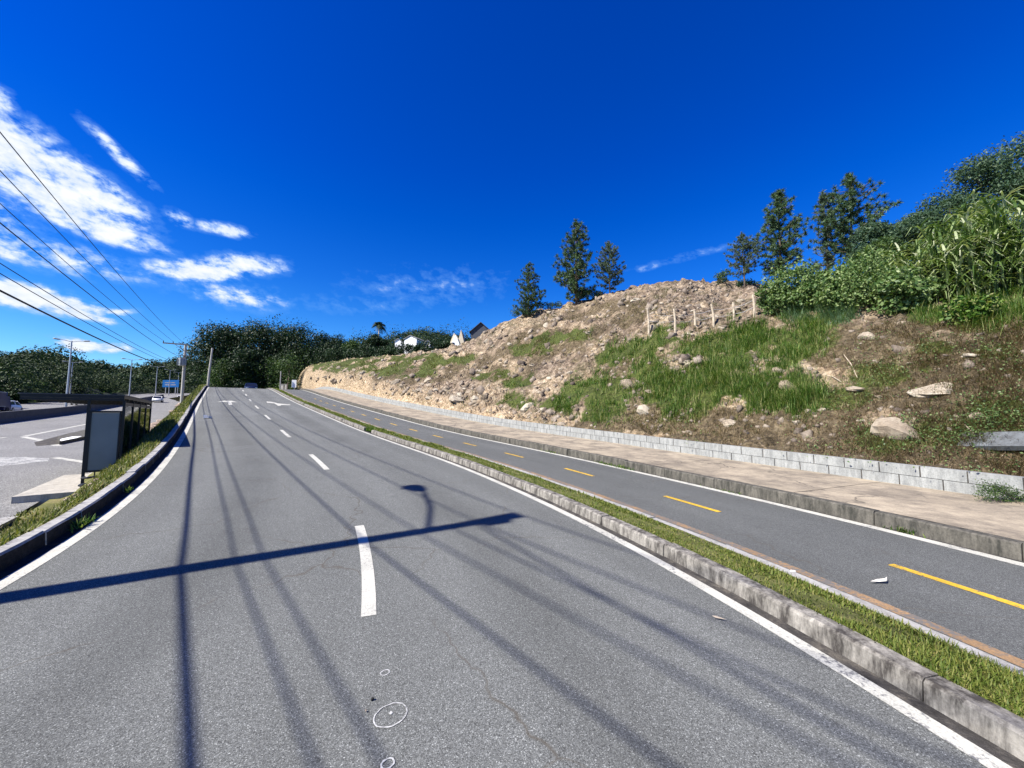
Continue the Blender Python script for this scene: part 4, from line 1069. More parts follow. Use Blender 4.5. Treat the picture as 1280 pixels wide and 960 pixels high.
house(530.5, 536.5, 425.5, 428, 100, 4, 'tiny white house half hidden by the hedge', M['white_plain'], M['rooftile'], [(-.3, 2.0, .5, .7)])
house(588, 613, 403.5, 414, 86, 8, 'house with a dark slate gable and steep roof by the rubble mound', M['roofdark'], M['roofdark'], [(-.9, 2.6, .35, 1.6), (.3, 2.6, .5, 1.4)], over=.35)
# house with two tall white peaks
Yh = 88; zb = back_z(570, Yh) - .3; root = empty('peaked_house', ((570-640)/F*Yh, Yh, zb), 'white house with two tall pointed gables beside the slate roofed one', 'house', 'houses behind the slope')
def peak(pxa, pxb, ytop, name, y0, mat, dep):
    xa = (pxa-640)/F*Yh; xb = (pxb-640)/F*Yh; zt = at(pxa, ytop, Yh).z; ze = at(pxa, 430, Yh).z; m = MB(); c_ = (xa+xb)/2
    v = [(xa, y0, zb), (xb, y0, zb), (xb, y0, ze), (c_, y0, zt), (xa, y0, ze)]; v += [(x, y+dep, z) for x, y, z in v]
    m.add(v, [(0,1,2,3,4), (9,8,7,6,5), (1,6,7,2), (5,0,4,9), (2,7,8,3), (4,3,8,9)]); return m.build(name, mat, root)
peak(561, 572, 416, 'gable', Yh, M['cream_wall'], 5); peak(571.5, 580, 412.5, 'gable', Yh-.6, M['cream_wall'], 5); peak(564.5, 574, 419, 'gable', Yh-.9, M['white_plain'], 3)
m = MB(); p = at(566, 431, Yh-.95); m.box((p.x, p.y, p.z), (.7, .05, 1.0)); m.build('window', M['carglass'], root)

# post, gate pillars and white board where the bike path ends
def post(px, Y, top, r, mat, label, name, zb):
    b = Vector(((px-640)/F*Y, Y, zb)); h = h_for(b, top); mb = MB(); mb.tube([b, b + Vector((0, 0, h))], [r, r*.9], 8)
    return tag(mb.build(name, mat), label, 'post')
pz = RP(64, 6).z
post(349.5, 60, 464, .08, M['polecon'], 'thin grey post where the bike path ends', 'post', pz-.3)
for i, (px, w) in enumerate([(352.5, .45), (357, .3)]):
    x = (px-640)/F*62; mb = MB(); mb.box((x, 62, pz+.55), (w, .3, 1.5)); mb.box((x, 62, pz+1.33), (w+.1, .4, .08))
    tag(mb.build('gate_pillar', M['platform']), ['wider concrete gate pillar beside the thin grey post', 'narrow concrete gate pillar beside the white board'][i], 'pillar', 'gate pillars')
x = (367-640)/F*61; root = empty('sign_board', (x, 61, pz), 'small blank white sign board on a post before the rock face', 'sign')
mb = MB(); mb.beam((x, 61, pz-.3), (x, 61, pz+1.8), .07); mb.build('post', M['galv'], root)
mb = MB(); mb.box((x, 60.94, pz+1.35), (.66, .03, 1.2), R(12)); mb.build('board', M['white_plain'], root)

# ------------------------------------------------------------------ forested hills
HC = [(-900, 60, 330, 409), (-400, 60, 330, 437), (-150, 58, 330, 450), (0, 60, 330, 456), (40, 66, 330, 456), (90, 84, 330, 462), (115, 96, 330, 467), (140, 110, 330, 476), (165, 130, 330, 471), (190, 150, 330, 465), (215, 170, 330, 458), (250, 190, 330, 461), (300, 150, 330, 461),
      (350, 130, 320, 450), (385, 125, 300, 440), (440, 125, 290, 437), (480, 125, 280, 432), (505, 125, 270, 426), (530, 125, 270, 424), (560, 125, 270, 428), (600, 125, 270, 434), (660, 130, 280, 446), (760, 140, 300, 464)]
hx = [c[0] for c in HC]
def forest_pt(px, q):
    f = np.interp(px, hx, [c[1] for c in HC]); r = np.interp(px, hx, [c[2] for c in HC]); py = np.interp(px, hx, [c[3] for c in HC])
    tx = (px-640)/F
    zr = at(px, py, r).z; zf = min(hz(tx*f, f), 9) - .6 if px < 340 else 5.5
    Y = f + (r-f)*q; k = min(1, q)
    z = zf + (zr-zf)*(k**.85) - (max(0, q-1)*60)
    x = tx*Y
    return Vector((x, Y, z + (6*fbm(x*.012, Y*.012, 2) + 2.5*fbm(x*.04, Y*.04))*min(1, q*4)*(1-.5*k)))
mb = MB(); mb.grid(lambda p, q: forest_pt(p, q), [-900 + 20*i for i in range(84)], [i/22 for i in range(27)])
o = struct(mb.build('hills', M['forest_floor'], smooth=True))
if sum(p.normal.z for p in o.data.polygons) < 0: o.data.flip_normals()
P = []; N = []; S = []
for _ in range(6200):
    px = rnd.uniform(-160, 250) if rnd.random() < .70 else rnd.uniform(330, 640)
    q = rnd.random()**.75*1.03; c = forest_pt(px, q)
    if c.y < 70 and rnd.random() < .4: continue
    r = rnd.uniform(1.3, 3.6)*(1.3 if rnd.random() < .12 else .85); k = 230 if c.y < 150 else 90; fine = .13 if c.y < 150 else .25
    d = rng.normal(size=(k, 3)); d[:, 2] = np.abs(d[:, 2])*1.0 - .15; d /= np.linalg.norm(d, axis=1)[:, None]
    hh = rnd.uniform(.5, 1.6)*r
    P.append(np.array(c) + np.array([0, 0, hh*.9]) + d*r*rng.uniform(.75, 1.08, (k, 1))*np.array([1, 1, .95])); N.append(d); S.append(np.full(k, max(.3, r*fine)))
V, Q = leaves(np.concatenate(P), np.concatenate(S), .75, np.concatenate(N), .45)
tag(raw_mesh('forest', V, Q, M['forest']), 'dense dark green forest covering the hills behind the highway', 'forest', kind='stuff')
# scrub on the far roadside
P = []
for _ in range(900):
    t = rnd.uniform(20, 190); c = -28.5 - rnd.random()**1.5*16; p = HP(t, c, 0); r = rnd.uniform(.5, 1.6)
    d = rng.normal(size=(34, 3)); d[:, 2] = abs(d[:, 2]); d /= np.linalg.norm(d, axis=1)[:, None]; P.append(np.array(p) + d*r*rng.uniform(.6, 1.1, (34, 1)))
P = np.concatenate(P); V, Q = leaves(P, .55, .6)
tag(raw_mesh('roadside_scrub', V, Q, M['treemid']), 'low scrub along the far side of the highway', 'scrub', kind='stuff')
# trees along the far roadside of the highway
for i, (px, Y, top, rx, m, lab) in enumerate([(10, 66, 474, 2.6, 'tree', 'dark roadside tree behind the blue truck'), (48, 74, 480, 2.8, 'treemid', 'mid green roadside tree behind the grey stake truck'), (80, 92, 472, 3.2, 'tree', 'dark roadside tree beside the nearest twin arm lamp'), (122, 118, 478, 3.6, 'treemid', 'mid green roadside tree past the nearest twin arm lamp'), (150, 150, 478, 4.0, 'tree', 'dark roadside tree before the second twin arm lamp'), (178, 190, 480, 4.2, 'treemid', 'farthest roadside tree near the blue road sign')]):
    p = Vector(((px-640)/F*Y, Y, 0)); p.z = hz(p.x, p.y) - .2
    broadleaf('roadside_tree', p, h_for(p, top), rx, rx, lab, 30, 460, .22, m, .1, 'trees along the far roadside', 'tree', .6, .26)
# bush that shows pale green by the sign
mb = MB(); mb.add([(-3000, -3000, -7), (3000, -3000, -7), (3000, 3000, -7), (-3000, 3000, -7)], [(0, 1, 2, 3)]); struct(mb.build('ground', M['ground']))

# ------------------------------------------------------------------ power poles and cables
NP = Vector((-7.7, 1.6, -.3)); FPp = Vector((-38.6, 45.0, 0)); FPp.z = hz(FPp.x, FPp.y)
ldir = (FPp - NP); ldir.z = 0; ldir.normalize(); lft = Vector((-ldir.y, ldir.x, 0))
def insul(mb, p):
    mb.tube([p, p + Vector((0, 0, .05)), p + Vector((0, 0, .06)), p + Vector((0, 0, .12)), p + Vector((0, 0, .13)), p + Vector((0, 0, .2))], [.05, .05, .025, .07, .03, .045], 8)
root = empty('utility_pole', NP, 'concrete utility pole with lamp arm casting the long shadow across the road', 'utility pole')
mb = MB(); ztop = .17 + 9.0; mb.tube([NP, Vector((NP.x, NP.y, ztop))], [.17, .115], 12); mb.build('pole', M['polecon'], root)
mb = MB(); arm0 = Vector((NP.x, NP.y, 9.0)); mb.beam(arm0 + lft*-.15 + ldir*.14, arm0 + lft*1.8 + ldir*.14, .09, .11); mb.build('crossarm', M['wood'], root)
mb = MB()
for q in (.0, .75, 1.65): insul(mb, arm0 + lft*q + ldir*.14 + Vector((0, 0, .05)))
mb.build('insulator', M['bark'], root)
mb = MB(); A0 = Vector((NP.x, NP.y, 7.75)); A1 = A0 + Vector((-.97, 1.86, .6)); A2 = A1 + Vector((-.10, .08, .03))
mb.tube([A0, A0.lerp(A1, .5) + Vector((0, 0, .08)), A1, A2], [.035, .035, .032, .03], 8); mb.build('lamp_arm', M['galv'], root)
mb = MB(); d = (A2 - A1).normalized(); A3 = A2 + d*.56
mb.tube([A2 - d*.05, A2 + d*.12, A2 + d*.38, A3 - d*.05, A3], [.07, .13, .165, .14, .05], 10); lh = mb.build('lamp_head', M['galv'], root, True)
mb = MB(); mb.tube([A2 + d*.3 + Vector((0, 0, -.10)), A2 + d*.3 + Vector((0, 0, -.2))], [.13, .07], 10); mb.build('lens', M['headlamp'], lh)
mb = MB(); mb.box((NP.x+.12, NP.y-.1, 8.7), (.12, .12, .35)); mb.build('bracket', M['galv'], root)

root = empty('utility_pole', FPp, 'utility pole with one sided crossarm and transformer beside the embankment', 'utility pole')
ztf = at(228, 430, 45).z
mb = MB(); mb.tube([FPp - Vector((0, 0, .4)), Vector((FPp.x, FPp.y, ztf))], [.19, .12], 12); mb.build('pole', M['polecon'], root)
fa = Vector((FPp.x, FPp.y, ztf-.1)); mb = MB(); mb.beam(fa + lft*-.25 - ldir*.16, fa + lft*2.0 - ldir*.16, .11, .13); mb.beam(fa + lft*1.0 - ldir*.16, fa + Vector((0, 0, -.8)) - ldir*.12, .05); mb.build('crossarm', M['wood'], root)
for q in (.25, 1.1, 1.95):
    mb = MB(); insul(mb, fa + lft*q - ldir*.16 + Vector((0, 0, .06))); mb.build('insulator', M['bark'], root)
tp = Vector((FPp.x, FPp.y, at(228, 453, 45).z)) - ldir*.42 + lft*.2
mb = MB(); mb.tube([tp + Vector((0, 0, z)) for z in (-.45, -.43, .43, .45)], [.28, .33, .33, .28], 12)
for k in range(6):
    a = 2*PI*k/6; mb.box(tp + Vector((math.cos(a)*.36, math.sin(a)*.36, -.02)), (.16, .03, .7), a)
tr = mb.build('transformer', M['truckgrey'], root)
mb = MB()
for q in (-.15, .15): mb.tube([tp + lft*q + Vector((0, 0, .43)), tp + lft*q + Vector((0, 0, .72))], [.05, .03], 8)
mb.build('bushing', M['bark'], tr)
mb = MB(); mb.box(fa + Vector((0, 0, -1.3)) - ldir*.2, (1.2, .12, .08), math.atan2(lft.y, lft.x)); mb.build('fuse_bracket', M['wood'], root)
BK = NP + Vector((26.85, -29.6, 0))
def cable(a, b, sag, r, name, label, n=26):
    mb = MB(); pts = []
    for i in range(n+1):
        q = i/n; p = a.lerp(b, q); p.z -= 4*sag*q*(1-q); pts.append(p)
    mb.tube(pts, r, 5); tag(mb.build(name, M['wire']), label, 'cable', 'overhead cables')
lab3 = ['outer', 'middle', 'inner']
for k, (q, f) in enumerate(((1.65, 1.95), (.75, 1.1), (.0, .25))):
    a = arm0 + lft*q + ldir*.14 + Vector((0, 0, .26)); b = fa + lft*f - ldir*.16 + Vector((0, 0, .27))
    cable(a, b, .55, .014, 'power_line', f'thin high power line to the {lab3[k]} insulator of the transformer pole')
    bz = a.copy() + (BK-NP); bz.z = a.z - .4
    cable(a, bz, .4, .015, 'power_line', f'thin high power line from the {lab3[k]} insulator, known by its road shadow')
for k, (z, r, zf, lab) in enumerate(((4.96, .027, 7.0, 'thick black telephone bundle, lowest and heaviest of the cables'), (5.42, .012, 7.35, 'thin telephone cable just above the thick bundle'), (5.68, .012, 7.6, 'second thin telephone cable above the thick bundle'), (6.75, .016, 8.35, 'low voltage cable between telephone cables and high lines'))):
    a = Vector((NP.x, NP.y, z)) + lft*(-.16); b = Vector((FPp.x, FPp.y, zf)) + lft*.2
    cable(a, b, .55, r, 'telephone_cable' if k < 3 else 'power_line', lab)
    if True:
        bz = a + (BK-NP); bz.z = a.z - .3
        cable(a, bz, .4, r, 'telephone_cable' if k < 3 else 'power_line', lab.split(',')[0] + ' running back, known by its shadow')
cable(Vector((NP.x, NP.y, 8.3)) - lft*.16, BK + Vector((-7, 1., 8.4)), .5, .017, 'power_line', 'slack power line crossing under the high lines with slanting shadow')
cable(Vector((NP.x, NP.y, 7.9)) - lft*.16, BK + Vector((0, 0, 7.8)), .4, .013, 'power_line', 'thin power line below the high lines, known by its faint road shadow')
# bare concrete pole at the crest
b = RP(62, -4.4); b.z = emb_z(62, -4.4)[0] - .2; b.x, b.y = (258.3-640)/F*b.y, b.y
mb = MB(); h = h_for(b, 435); mb.tube([b, b + Vector((.1, 0, h*.5)), b + Vector((.32, 0, h))], [.15, .12, .09], 10)
tag(mb.build('concrete_pole', M['polecon']), 'bare leaning concrete pole at the crest beside the kerb', 'pole')

# twin arm street lamps along the highway
def twin_lamp(t, c, h, label):
    p = HP(t, c, -.1); root = empty('street_lamp', p, label, 'street lamp', 'twin arm street lamps along the highway')
    mb = MB(); mb.tube([p, p + Vector((0, 0, h*.5)), p + Vector((0, 0, h))], [.13, .10, .06], 10); mb.build('pole', M['galv'], root)
    for sg in (-1, 1):
        d = Vector((.8, .6, 0))*sg; a = p + Vector((0, 0, h-.12)); e = a + d*1.0 + Vector((0, 0, .22))
        mb = MB(); mb.tube([a, a + d*.5 + Vector((0, 0, .14)), e], [.04, .035, .03], 6); ar = mb.build('arm', M['galv'], root)
        mb = MB(); mb.tube([e - d*.05, e + d*.1, e + d*.45 + Vector((0, 0, .05)), e + d*.6 + Vector((0, 0, .05))], [.04, .09, .10, .03], 8); mb.build('lamp_head', M['truckgrey'], ar)
for i, (t, h) in enumerate([(71.5, 9.2), (111, 9.2), (149, 9.2), (182, 9.2), (214, 9.2)]):
    twin_lamp(t, -15.6, h, ['tall twin arm street lamp nearest, rising behind the bus shelter roof', 'second twin arm street lamp, beside the dip of the hills', 'third twin arm street lamp before the blue road sign', 'fourth twin arm street lamp in front of the blue road sign', 'farthest twin arm street lamp near the transformer pole'][i])
twin_lamp(128, -27.5, 8.5, 'twin arm street lamp on the far roadside among the trees')
# blue road sign
p0 = at(203, 484, 150); p1 = at(224, 475, 150); root = empty('road_sign', ((p0.x+p1.x)/2, 150, hz(p0.x, 150)), 'large blue road sign with pale lettering on two posts by the highway', 'road sign')
mb = MB(); mb.box(((p0.x+p1.x)/2, 150, (p0.z+p1.z)/2), (abs(p1.x-p0.x), .1, abs(p1.z-p0.z))); bd = mb.build('board', M['signblue'], root)
mb = MB()
for (u0, v0, w) in ((.15, .62, .35), (.55, .62, .22), (.15, .32, .26), (.5, .32, .32)):
    mb.box((p0.x + (p1.x-p0.x)*(u0+w/2), 149.93, p0.z + (p1.z-p0.z)*v0), (abs(p1.x-p0.x)*w, .02, .28))
mb.build('lettering', M['white_worn'], bd)
for q in (.2, .8):
    x = p0.x + (p1.x-p0.x)*q; mb = MB(); mb.beam((x, 150.1, hz(x, 150)-.2), (x, 150.1, p1.z), .2); mb.build('post', M['galv'], root)

# ------------------------------------------------------------------ bus shelter
O = Vector((-11.12, 11.05, -.25)); hd = Vector((-.616, .788, 0)); fr = Vector((-.788, -.616, 0)); ang = math.atan2(hd.y, hd.x)
def SP(a, f, z): return O + hd*a + fr*f + Vector((0, 0, z))
def sbox(mb, a0, a1, f0, f1, z0, z1): mb.box(SP((a0+a1)/2, (f0+f1)/2, (z0+z1)/2), (abs(a1-a0), abs(f1-f0), abs(z1-z0)), ang)
mb = MB(); sbox(mb, -.55, 7.4, -.35, 1.75, -.30, 0); plat = mb.build('platform', M['platform']); tag(plat, 'low concrete platform under the bus shelter', 'platform')
root = empty('bus_shelter', O, 'dark steel bus shelter with glass back wall and flat cantilever roof', 'bus shelter')
mb = MB(); sbox(mb, -.07, 6.6, .0, 1.9, 2.45, 2.53); ro = mb.build('roof', M['dark_metal'], root)
mb = MB(); sbox(mb, -.09, 6.64, -.02, 1.94, 2.532, 2.555); mb.build('roof_sheet', M['roof_metal'], ro)
mb = MB()
for k in range(9): sbox(mb, -.06 + 6.55*k/8, -.06 + 6.55*k/8 + .05, .0, 1.9, 2.385, 2.447)
mb.build('rafter', M['dark_metal'], ro)
for k in range(5):
    mb = MB(); sbox(mb, 1.55*k - .03, 1.55*k + .03, -.03, .03, 0, 2.40); mb.build('post', M['dark_metal'], root)
mb = MB(); sbox(mb, -.03, .03, .66, .72, 0, 2.40); mb.build('post', M['dark_metal'], root)
mb = MB(); sbox(mb, 6.17, 6.23, .66, .72, 0, 2.40); mb.build('post', M['dark_metal'], root)
for z0, z1 in ((2.24, 2.34), (.14, .20)):
    mb = MB()
    for k in range(4): sbox(mb, 1.55*k + .05, 1.55*k + 1.50, -.02, .02, z0, z1)
    mb.build('rail', M['dark_metal'], root)
for k in range(4):
    mb = MB(); sbox(mb, 1.55*k + .05, 1.55*k + 1.50, -.005, .005, .21, 2.23); mb.build('glass_panel', M['glass'], root)
mb = MB()
for f0, f1, z0, z1 in ((.04, .075, .42, 2.1), (.62, .655, .42, 2.1), (.076, .619, .42, .47), (.076, .619, 2.05, 2.1)): sbox(mb, -.05, .05, f0, f1, z0, z1)
fp = mb.build('poster_frame', M['dark_metal'], root)
mb = MB(); sbox(mb, -.03, .03, .077, .618, .472, 2.047); mb.build('poster_panel', M['panelgrey'], fp)
mb = MB(); sbox(mb, .5, 5.6, .25, .62, .42, .47); be = mb.build('bench', M['dark_metal'], root)
for a in (.8, 3.0, 5.3):
    mb = MB(); mb.tube([SP(a, .28, 0), SP(a, .28, .41), SP(a, .6, .41), SP(a, .6, 0)], .02, 6); mb.build('bench_leg', M['dark_metal'], be)
mb = MB(); mb.tube([SP(-.02, .66, .12), SP(-.22, .70, .11), SP(-.32, .62, .13), SP(-.34, .48, .16), SP(-.34, .2, .22), SP(-.34, .05, .24)], .035, 8); mb.tube([SP(-.02, .66, .30), SP(-.25, .66, .30), SP(-.32, .55, .31), SP(-.34, .1, .36)], .03, 8); mb.build('guard_rail', M['dark_metal'], root)

# ------------------------------------------------------------------ vehicles
def car(loc, rz, paint_m, label, group=None):
    loc = Vector(loc); root = empty('car', loc, label, 'car', group, rz); Mx = Matrix.Translation(loc) @ Matrix.Rotation(rz, 4, 'Z')
    T = lambda p: Mx @ Vector(p)
    secs = [(-2.05, .42, .62, .62), (-1.98, .28, .85, .76), (-1.5, .22, .93, .84), (-.6, .2, .95, .86), (.6, .2, .93, .86), (1.3, .22, .86, .84), (1.85, .28, .72, .76), (2.05, .38, .56, .60)]
    mb = MB(); k = 8; vs = []
    for x, z0, z1, w in secs:
        zm = (z0+z1)/2
        vs += [T((x, y, z)) for y, z in ((-w*.86, z0), (-w, z0+.08), (-w, zm+.05), (-w*.93, z1), (w*.93, z1), (w, zm+.05), (w, z0+.08), (w*.86, z0))]
    fs = [(i*k+j, i*k+(j+1) % k, (i+1)*k+(j+1) % k, (i+1)*k+j) for i in range(len(secs)-1) for j in range(k)] + [tuple(range(k))[::-1], tuple((len(secs)-1)*k+j for j in range(k))]
    mb.add(vs, fs); body = mb.build('body', paint_m, root, True)
    mb = MB(); cab = [(-1.75, .90, .74), (-1.35, 1.36, .60), (-.2, 1.44, .62), (.45, 1.36, .60), (1.15, .88, .74)]
    lo = [T((x, sy*.76, .90)) for x in (-1.78, 1.18) for sy in (-1, 1)]; up = [T((x, sy*.62, 1.38)) for x in (-1.32, .42) for sy in (-1, 1)]
    mb.add(lo + up, [(0,2,6,4), (3,1,5,7), (1,0,4,5), (2,3,7,6)]); mb.build('window', M['carglass'], root)
    mb = MB(); mb.add([T((x, y, z)) for x, y, z in ((-1.36, -.63, 1.37), (.46, -.63, 1.37), (.46, .63, 1.37), (-1.36, .63, 1.37), (-1.1, -.5, 1.45), (.2, -.5, 1.45), (.2, .5, 1.45), (-1.1, .5, 1.45))], [(4,5,6,7), (0,1,5,4), (1,2,6,5), (2,3,7,6), (3,0,4,7), (3,2,1,0)]); mb.build('roof', paint_m, root)
    mb = MB()
    for sy in (-1, 1):
        for xb, xt in ((-1.78, -1.34), (-.25, -.3), (1.18, .44)): mb.beam(T((xb, sy*.77, .9)), T((xt, sy*.635, 1.39)), .07)
    mb.build('pillar', paint_m, root)
    for x in (-1.28, 1.28):
        for sy in (-1, 1):
            mb = MB(); mb.tube([T((x, sy*.68, .31)), T((x, sy*.87, .31))], .31, 16); wh = mb.build('wheel', M['black'], root)
            mb = MB(); mb.tube([T((x, sy*.868, .31)), T((x, sy*.885, .31))], .19, 12); mb.build('rim', M['galv'], wh)
    for sy in (-1, 1):
        mb = MB(); mb.box(T((1.93, sy*.55, .60)), (.14, .30, .13), rz); mb.build('headlight', M['headlamp'], root)
        mb = MB(); mb.box(T((-2.0, sy*.60, .72)), (.10, .22, .18), rz); mb.build('taillight', M['taillamp'], root)
    return root
p = RP(73, 1.75); car(p, math.atan2(math.cos(psi[0]*0 + .655), -math.sin(.655)) + PI, M['cardark'], 'dark blue car coming over the crest of the road')
hang = math.atan2(.8, -.6)
car(HP(119, -12), hang + PI, M['carwhite'], 'white car on the highway near the tipped stones', 'cars on the highway')
car(HP(128, -8.5), hang + PI, M['carwhite'], 'second white car on the highway, farther along', 'cars on the highway')
car(HP(99.5, -20), hang, M['carwhite'], 'white car behind the median barrier, roof showing under the shelter roof', 'cars on the highway')
car(HP(73.5, -20.8), hang, M['carwhite'], 'small white car between the blue truck and the grey truck', 'cars on the highway')
def truck(t, c, L, hgt, boxm, cabm, label, stakes=False, letter=False, front=1):
    p = HP(t, c); rz = hang; root = empty('truck', p, label, 'truck', 'trucks beyond the barrier', rz); Mx = Matrix.Translation(p) @ Matrix.Rotation(rz, 4, 'Z'); T = lambda q: Mx @ Vector((q[0]*front, q[1], q[2]))
    mb = MB(); mb.box(T((0, 0, .85)), (L, .9, .22), rz); mb.build('chassis', M['black'], root)
    if stakes:
        mb = MB(); mb.box(T((-.6, 0, 1.05)), (L-1.9, 2.1, .1), rz)
        for sy in (-1, 1):
            for z in (1.3, 1.6, 1.9): mb.box(T((-.6, sy*1.03, z)), (L-1.9, .05, .16), rz)
            for k in range(7): mb.box(T((-.6 - (L-1.9)/2 + (L-1.9)*k/6, sy*1.07, 1.55)), (.09, .04, 1.0), rz)
        mb.build('stake_bed', boxm, root)
    else:
        mb = MB(); x0, x1 = -L/2, L/2-1.9; mb.box(T(((x0+x1)/2, 0, (1.0+hgt)/2)), (x1-x0, 2.3, hgt-1.0), rz); bx = mb.build('box', boxm, root)
        mb = MB()
        for z in (1.03, hgt-.03): mb.box(T(((x0+x1)/2, 0, z)), (x1-x0+.06, 2.36, .09), rz)
        mb.build('trim', M['truckgrey'], bx)
        if letter:
            mb = MB(); d = 1.18; q = -L/2 + 3.0
            for s_ in (1, -1):
                for a, b in (((q-.45, 1.55), (q, 2.45)), ((q+.45, 1.55), (q, 2.45)), ((q-.25, 1.9), (q+.25, 1.9))): mb.beam(T((a[0], s_*d, a[1])), T((b[0], s_*d, b[1])), .14, .03, up=Mx.to_3x3() @ Vector((0, 1, 0)))
            mb.build('lettering', M['white_plain'], bx)
    mb = MB(); a, b = L/2-1.75, L/2
    v = [(a, 1.05, .6), (b, 1.05, .6), (b, 1.05, 1.35), (b-.25, .95, 2.2), (a, .95, 2.25)]; v = [T((x, y, z)) for x, y, z in v] + [T((x, -y, z)) for x, y, z in v]
    mb.add(v, [(0,1,2,3,4), (9,8,7,6,5), (1,6,7,2), (2,7,8,3), (3,8,9,4), (4,9,5,0), (0,5,6,1)]); mb.build('cab', cabm, root)
    mb = MB(); mb.add([T(q) for q in ((b+.01, .9, 1.42), (b+.01, -.9, 1.42), (b-.22, -.82, 2.1), (b-.22, .82, 2.1))], [(0,1,2,3)]); mb.build('windscreen', M['carglass'], root)
    for x in (-L/2+1.0, -L/2+2.1, L/2-.95):
        for sy in (-1, 1):
            mb = MB(); mb.tube([T((x, sy*.75, .48)), T((x, sy*1.08, .48))], .48, 16); mb.build('wheel', M['black'], root)
    return root
truck(66, -20.6, 8.5, 2.6, M['truckblue'], M['truckblue'], 'dark blue box truck with a white letter on its side', letter=True, front=1)
truck(75, -23.5, 5.2, 2.2, M['truckgrey'], M['truckgrey'], 'grey stake bed truck beyond the median barrier', stakes=True, front=-1)
p = HP(84.5, -25.5); mb = MB(); mb.box((0, 0, 1.25), (3.2, 2.2, 2.2))
for k in range(9):
    for sy in (-1, 1): mb.box((-1.44 + .36*k, sy*1.12, 1.25), (.12, .05, 2.0))
cb = mb.build('blue_container', M['truckblue2']); cb.location = p; cb.rotation_euler.z = hang; tag(cb, 'blue corrugated container past the grey stake truck', 'container')

# ------------------------------------------------------------------ small litter
def litter(name, p, pts, mat, label, rz=0, h=.01):
    mb = MB(); n = len(pts); mb.add([(x, y, rnd.uniform(.004, h)) for x, y in pts], [tuple(range(n))]); o = mb.build(name, mat); 
    sm_ = o.modifiers.new('thick', 'SOLIDIFY'); sm_.thickness = .003
    o.location = p; o.rotation_euler.z = rz; return tag(o, label, 'litter')
litter('paper_scrap', RP(2.65, 4.75, .03), [(-.12, 0), (-.02, .03), (.05, .015), (.12, .05), (.03, -.02), (-.03, .0)], M['paper'], 'torn pale paper scrap lying on the bike path', .1, .03)
litter('dry_leaf', RP(2.62, 2.72, .008), [(-.045, 0), (-.02, .012), (.02, .008), (.05, -.004), (.02, -.012), (-.02, -.010)], M['wood'], 'small dry leaf on the road near the edge line', -.5, .012)
litter('white_chip', RP(2.75, 3.75, .20), [(-.03, -.01), (0, .025), (.03, .01), (.02, -.02)], M['white_plain'], 'small white chip lying on the verge grass', 0, .01)
mb = MB(); mb.box((0, 0, .07), (.22, .14, .12)); mb.box((.1, .09, .05), (.14, .1, .1), .5); mb.box((-.05, 0, .14), (.14, .1, .05), .2); o = mb.build('rubbish', M['rubbish']); o.location = RP(24.6, -2.6, .004); o.rotation_euler.z = .4; tag(o, 'small heap of pale rubbish on the road near the kerb', 'rubbish')
for (s, u, k, lab) in [(2.5, .06, .022, 'dark pebble beside the chalk ring'), (2.42, .03, .016, 'pale pebble beside the chalk ring')]:
    mb = MB(); mb.v = []; V, Q = stones(np.array([[0, 0, .006]]), np.array([k])); o = raw_mesh('pebble', V, Q, M['riprap'] if 'pale' in lab else M['black']); o.location = RP(s, u, .003); tag(o, lab, 'pebble')

# ------------------------------------------------------------------ sky, sun, camera
w = bpy.data.worlds.new('World'); scene.world = w; w.use_nodes = True; nt = w.node_tree
for n in list(nt.nodes): nt.nodes.remove(n)
t = NT(nt); out = t.n('ShaderNodeOutputWorld'); bg = t.n('ShaderNodeBackground')
sky = t.n('ShaderNodeTexSky', sky_type='NISHITA'); sky.sun_disc = False; sky.sun_elevation = R(45); sky.sun_rotation = math.atan2(-.864, -.503)
sky.air_density = 1.0; sky.dust_density = .15; sky.ozone_density = 3.0; sky.altitude = 200
SKY_STRENGTH = .058
hs = t.n('ShaderNodeHueSaturation'); hs.inputs['Saturation'].default_value = 1.45; t.L(sky.outputs[0], hs.inputs['Color'])
gen = t.n('ShaderNodeTexCoord').outputs['Generated']; sp_ = t.n('ShaderNodeSeparateXYZ'); nm = t.n('ShaderNodeVectorMath', operation='NORMALIZE'); t.L(gen, nm.inputs[0]); t.L(nm.outputs[0], sp_.inputs[0])
az = t.math('MULTIPLY', t.math('ARCTAN2', sp_.outputs[0], sp_.outputs[1]), 57.2958); el = t.math('MULTIPLY', t.math('ARCSINE', sp_.outputs[2]), 57.2958)
skyc = t.mix(1., hs.outputs[0], t.ramp(t.math('DIVIDE', el, 60., clamp=True), [(0., (.95, 1.25, 1.42)), (.14, (.74, 1.06, 1.44)), (.30, (.48, .82, 1.46)), (.55, (.34, .63, 1.46)), (1., (.30, .54, 1.38))]), 'MULTIPLY')
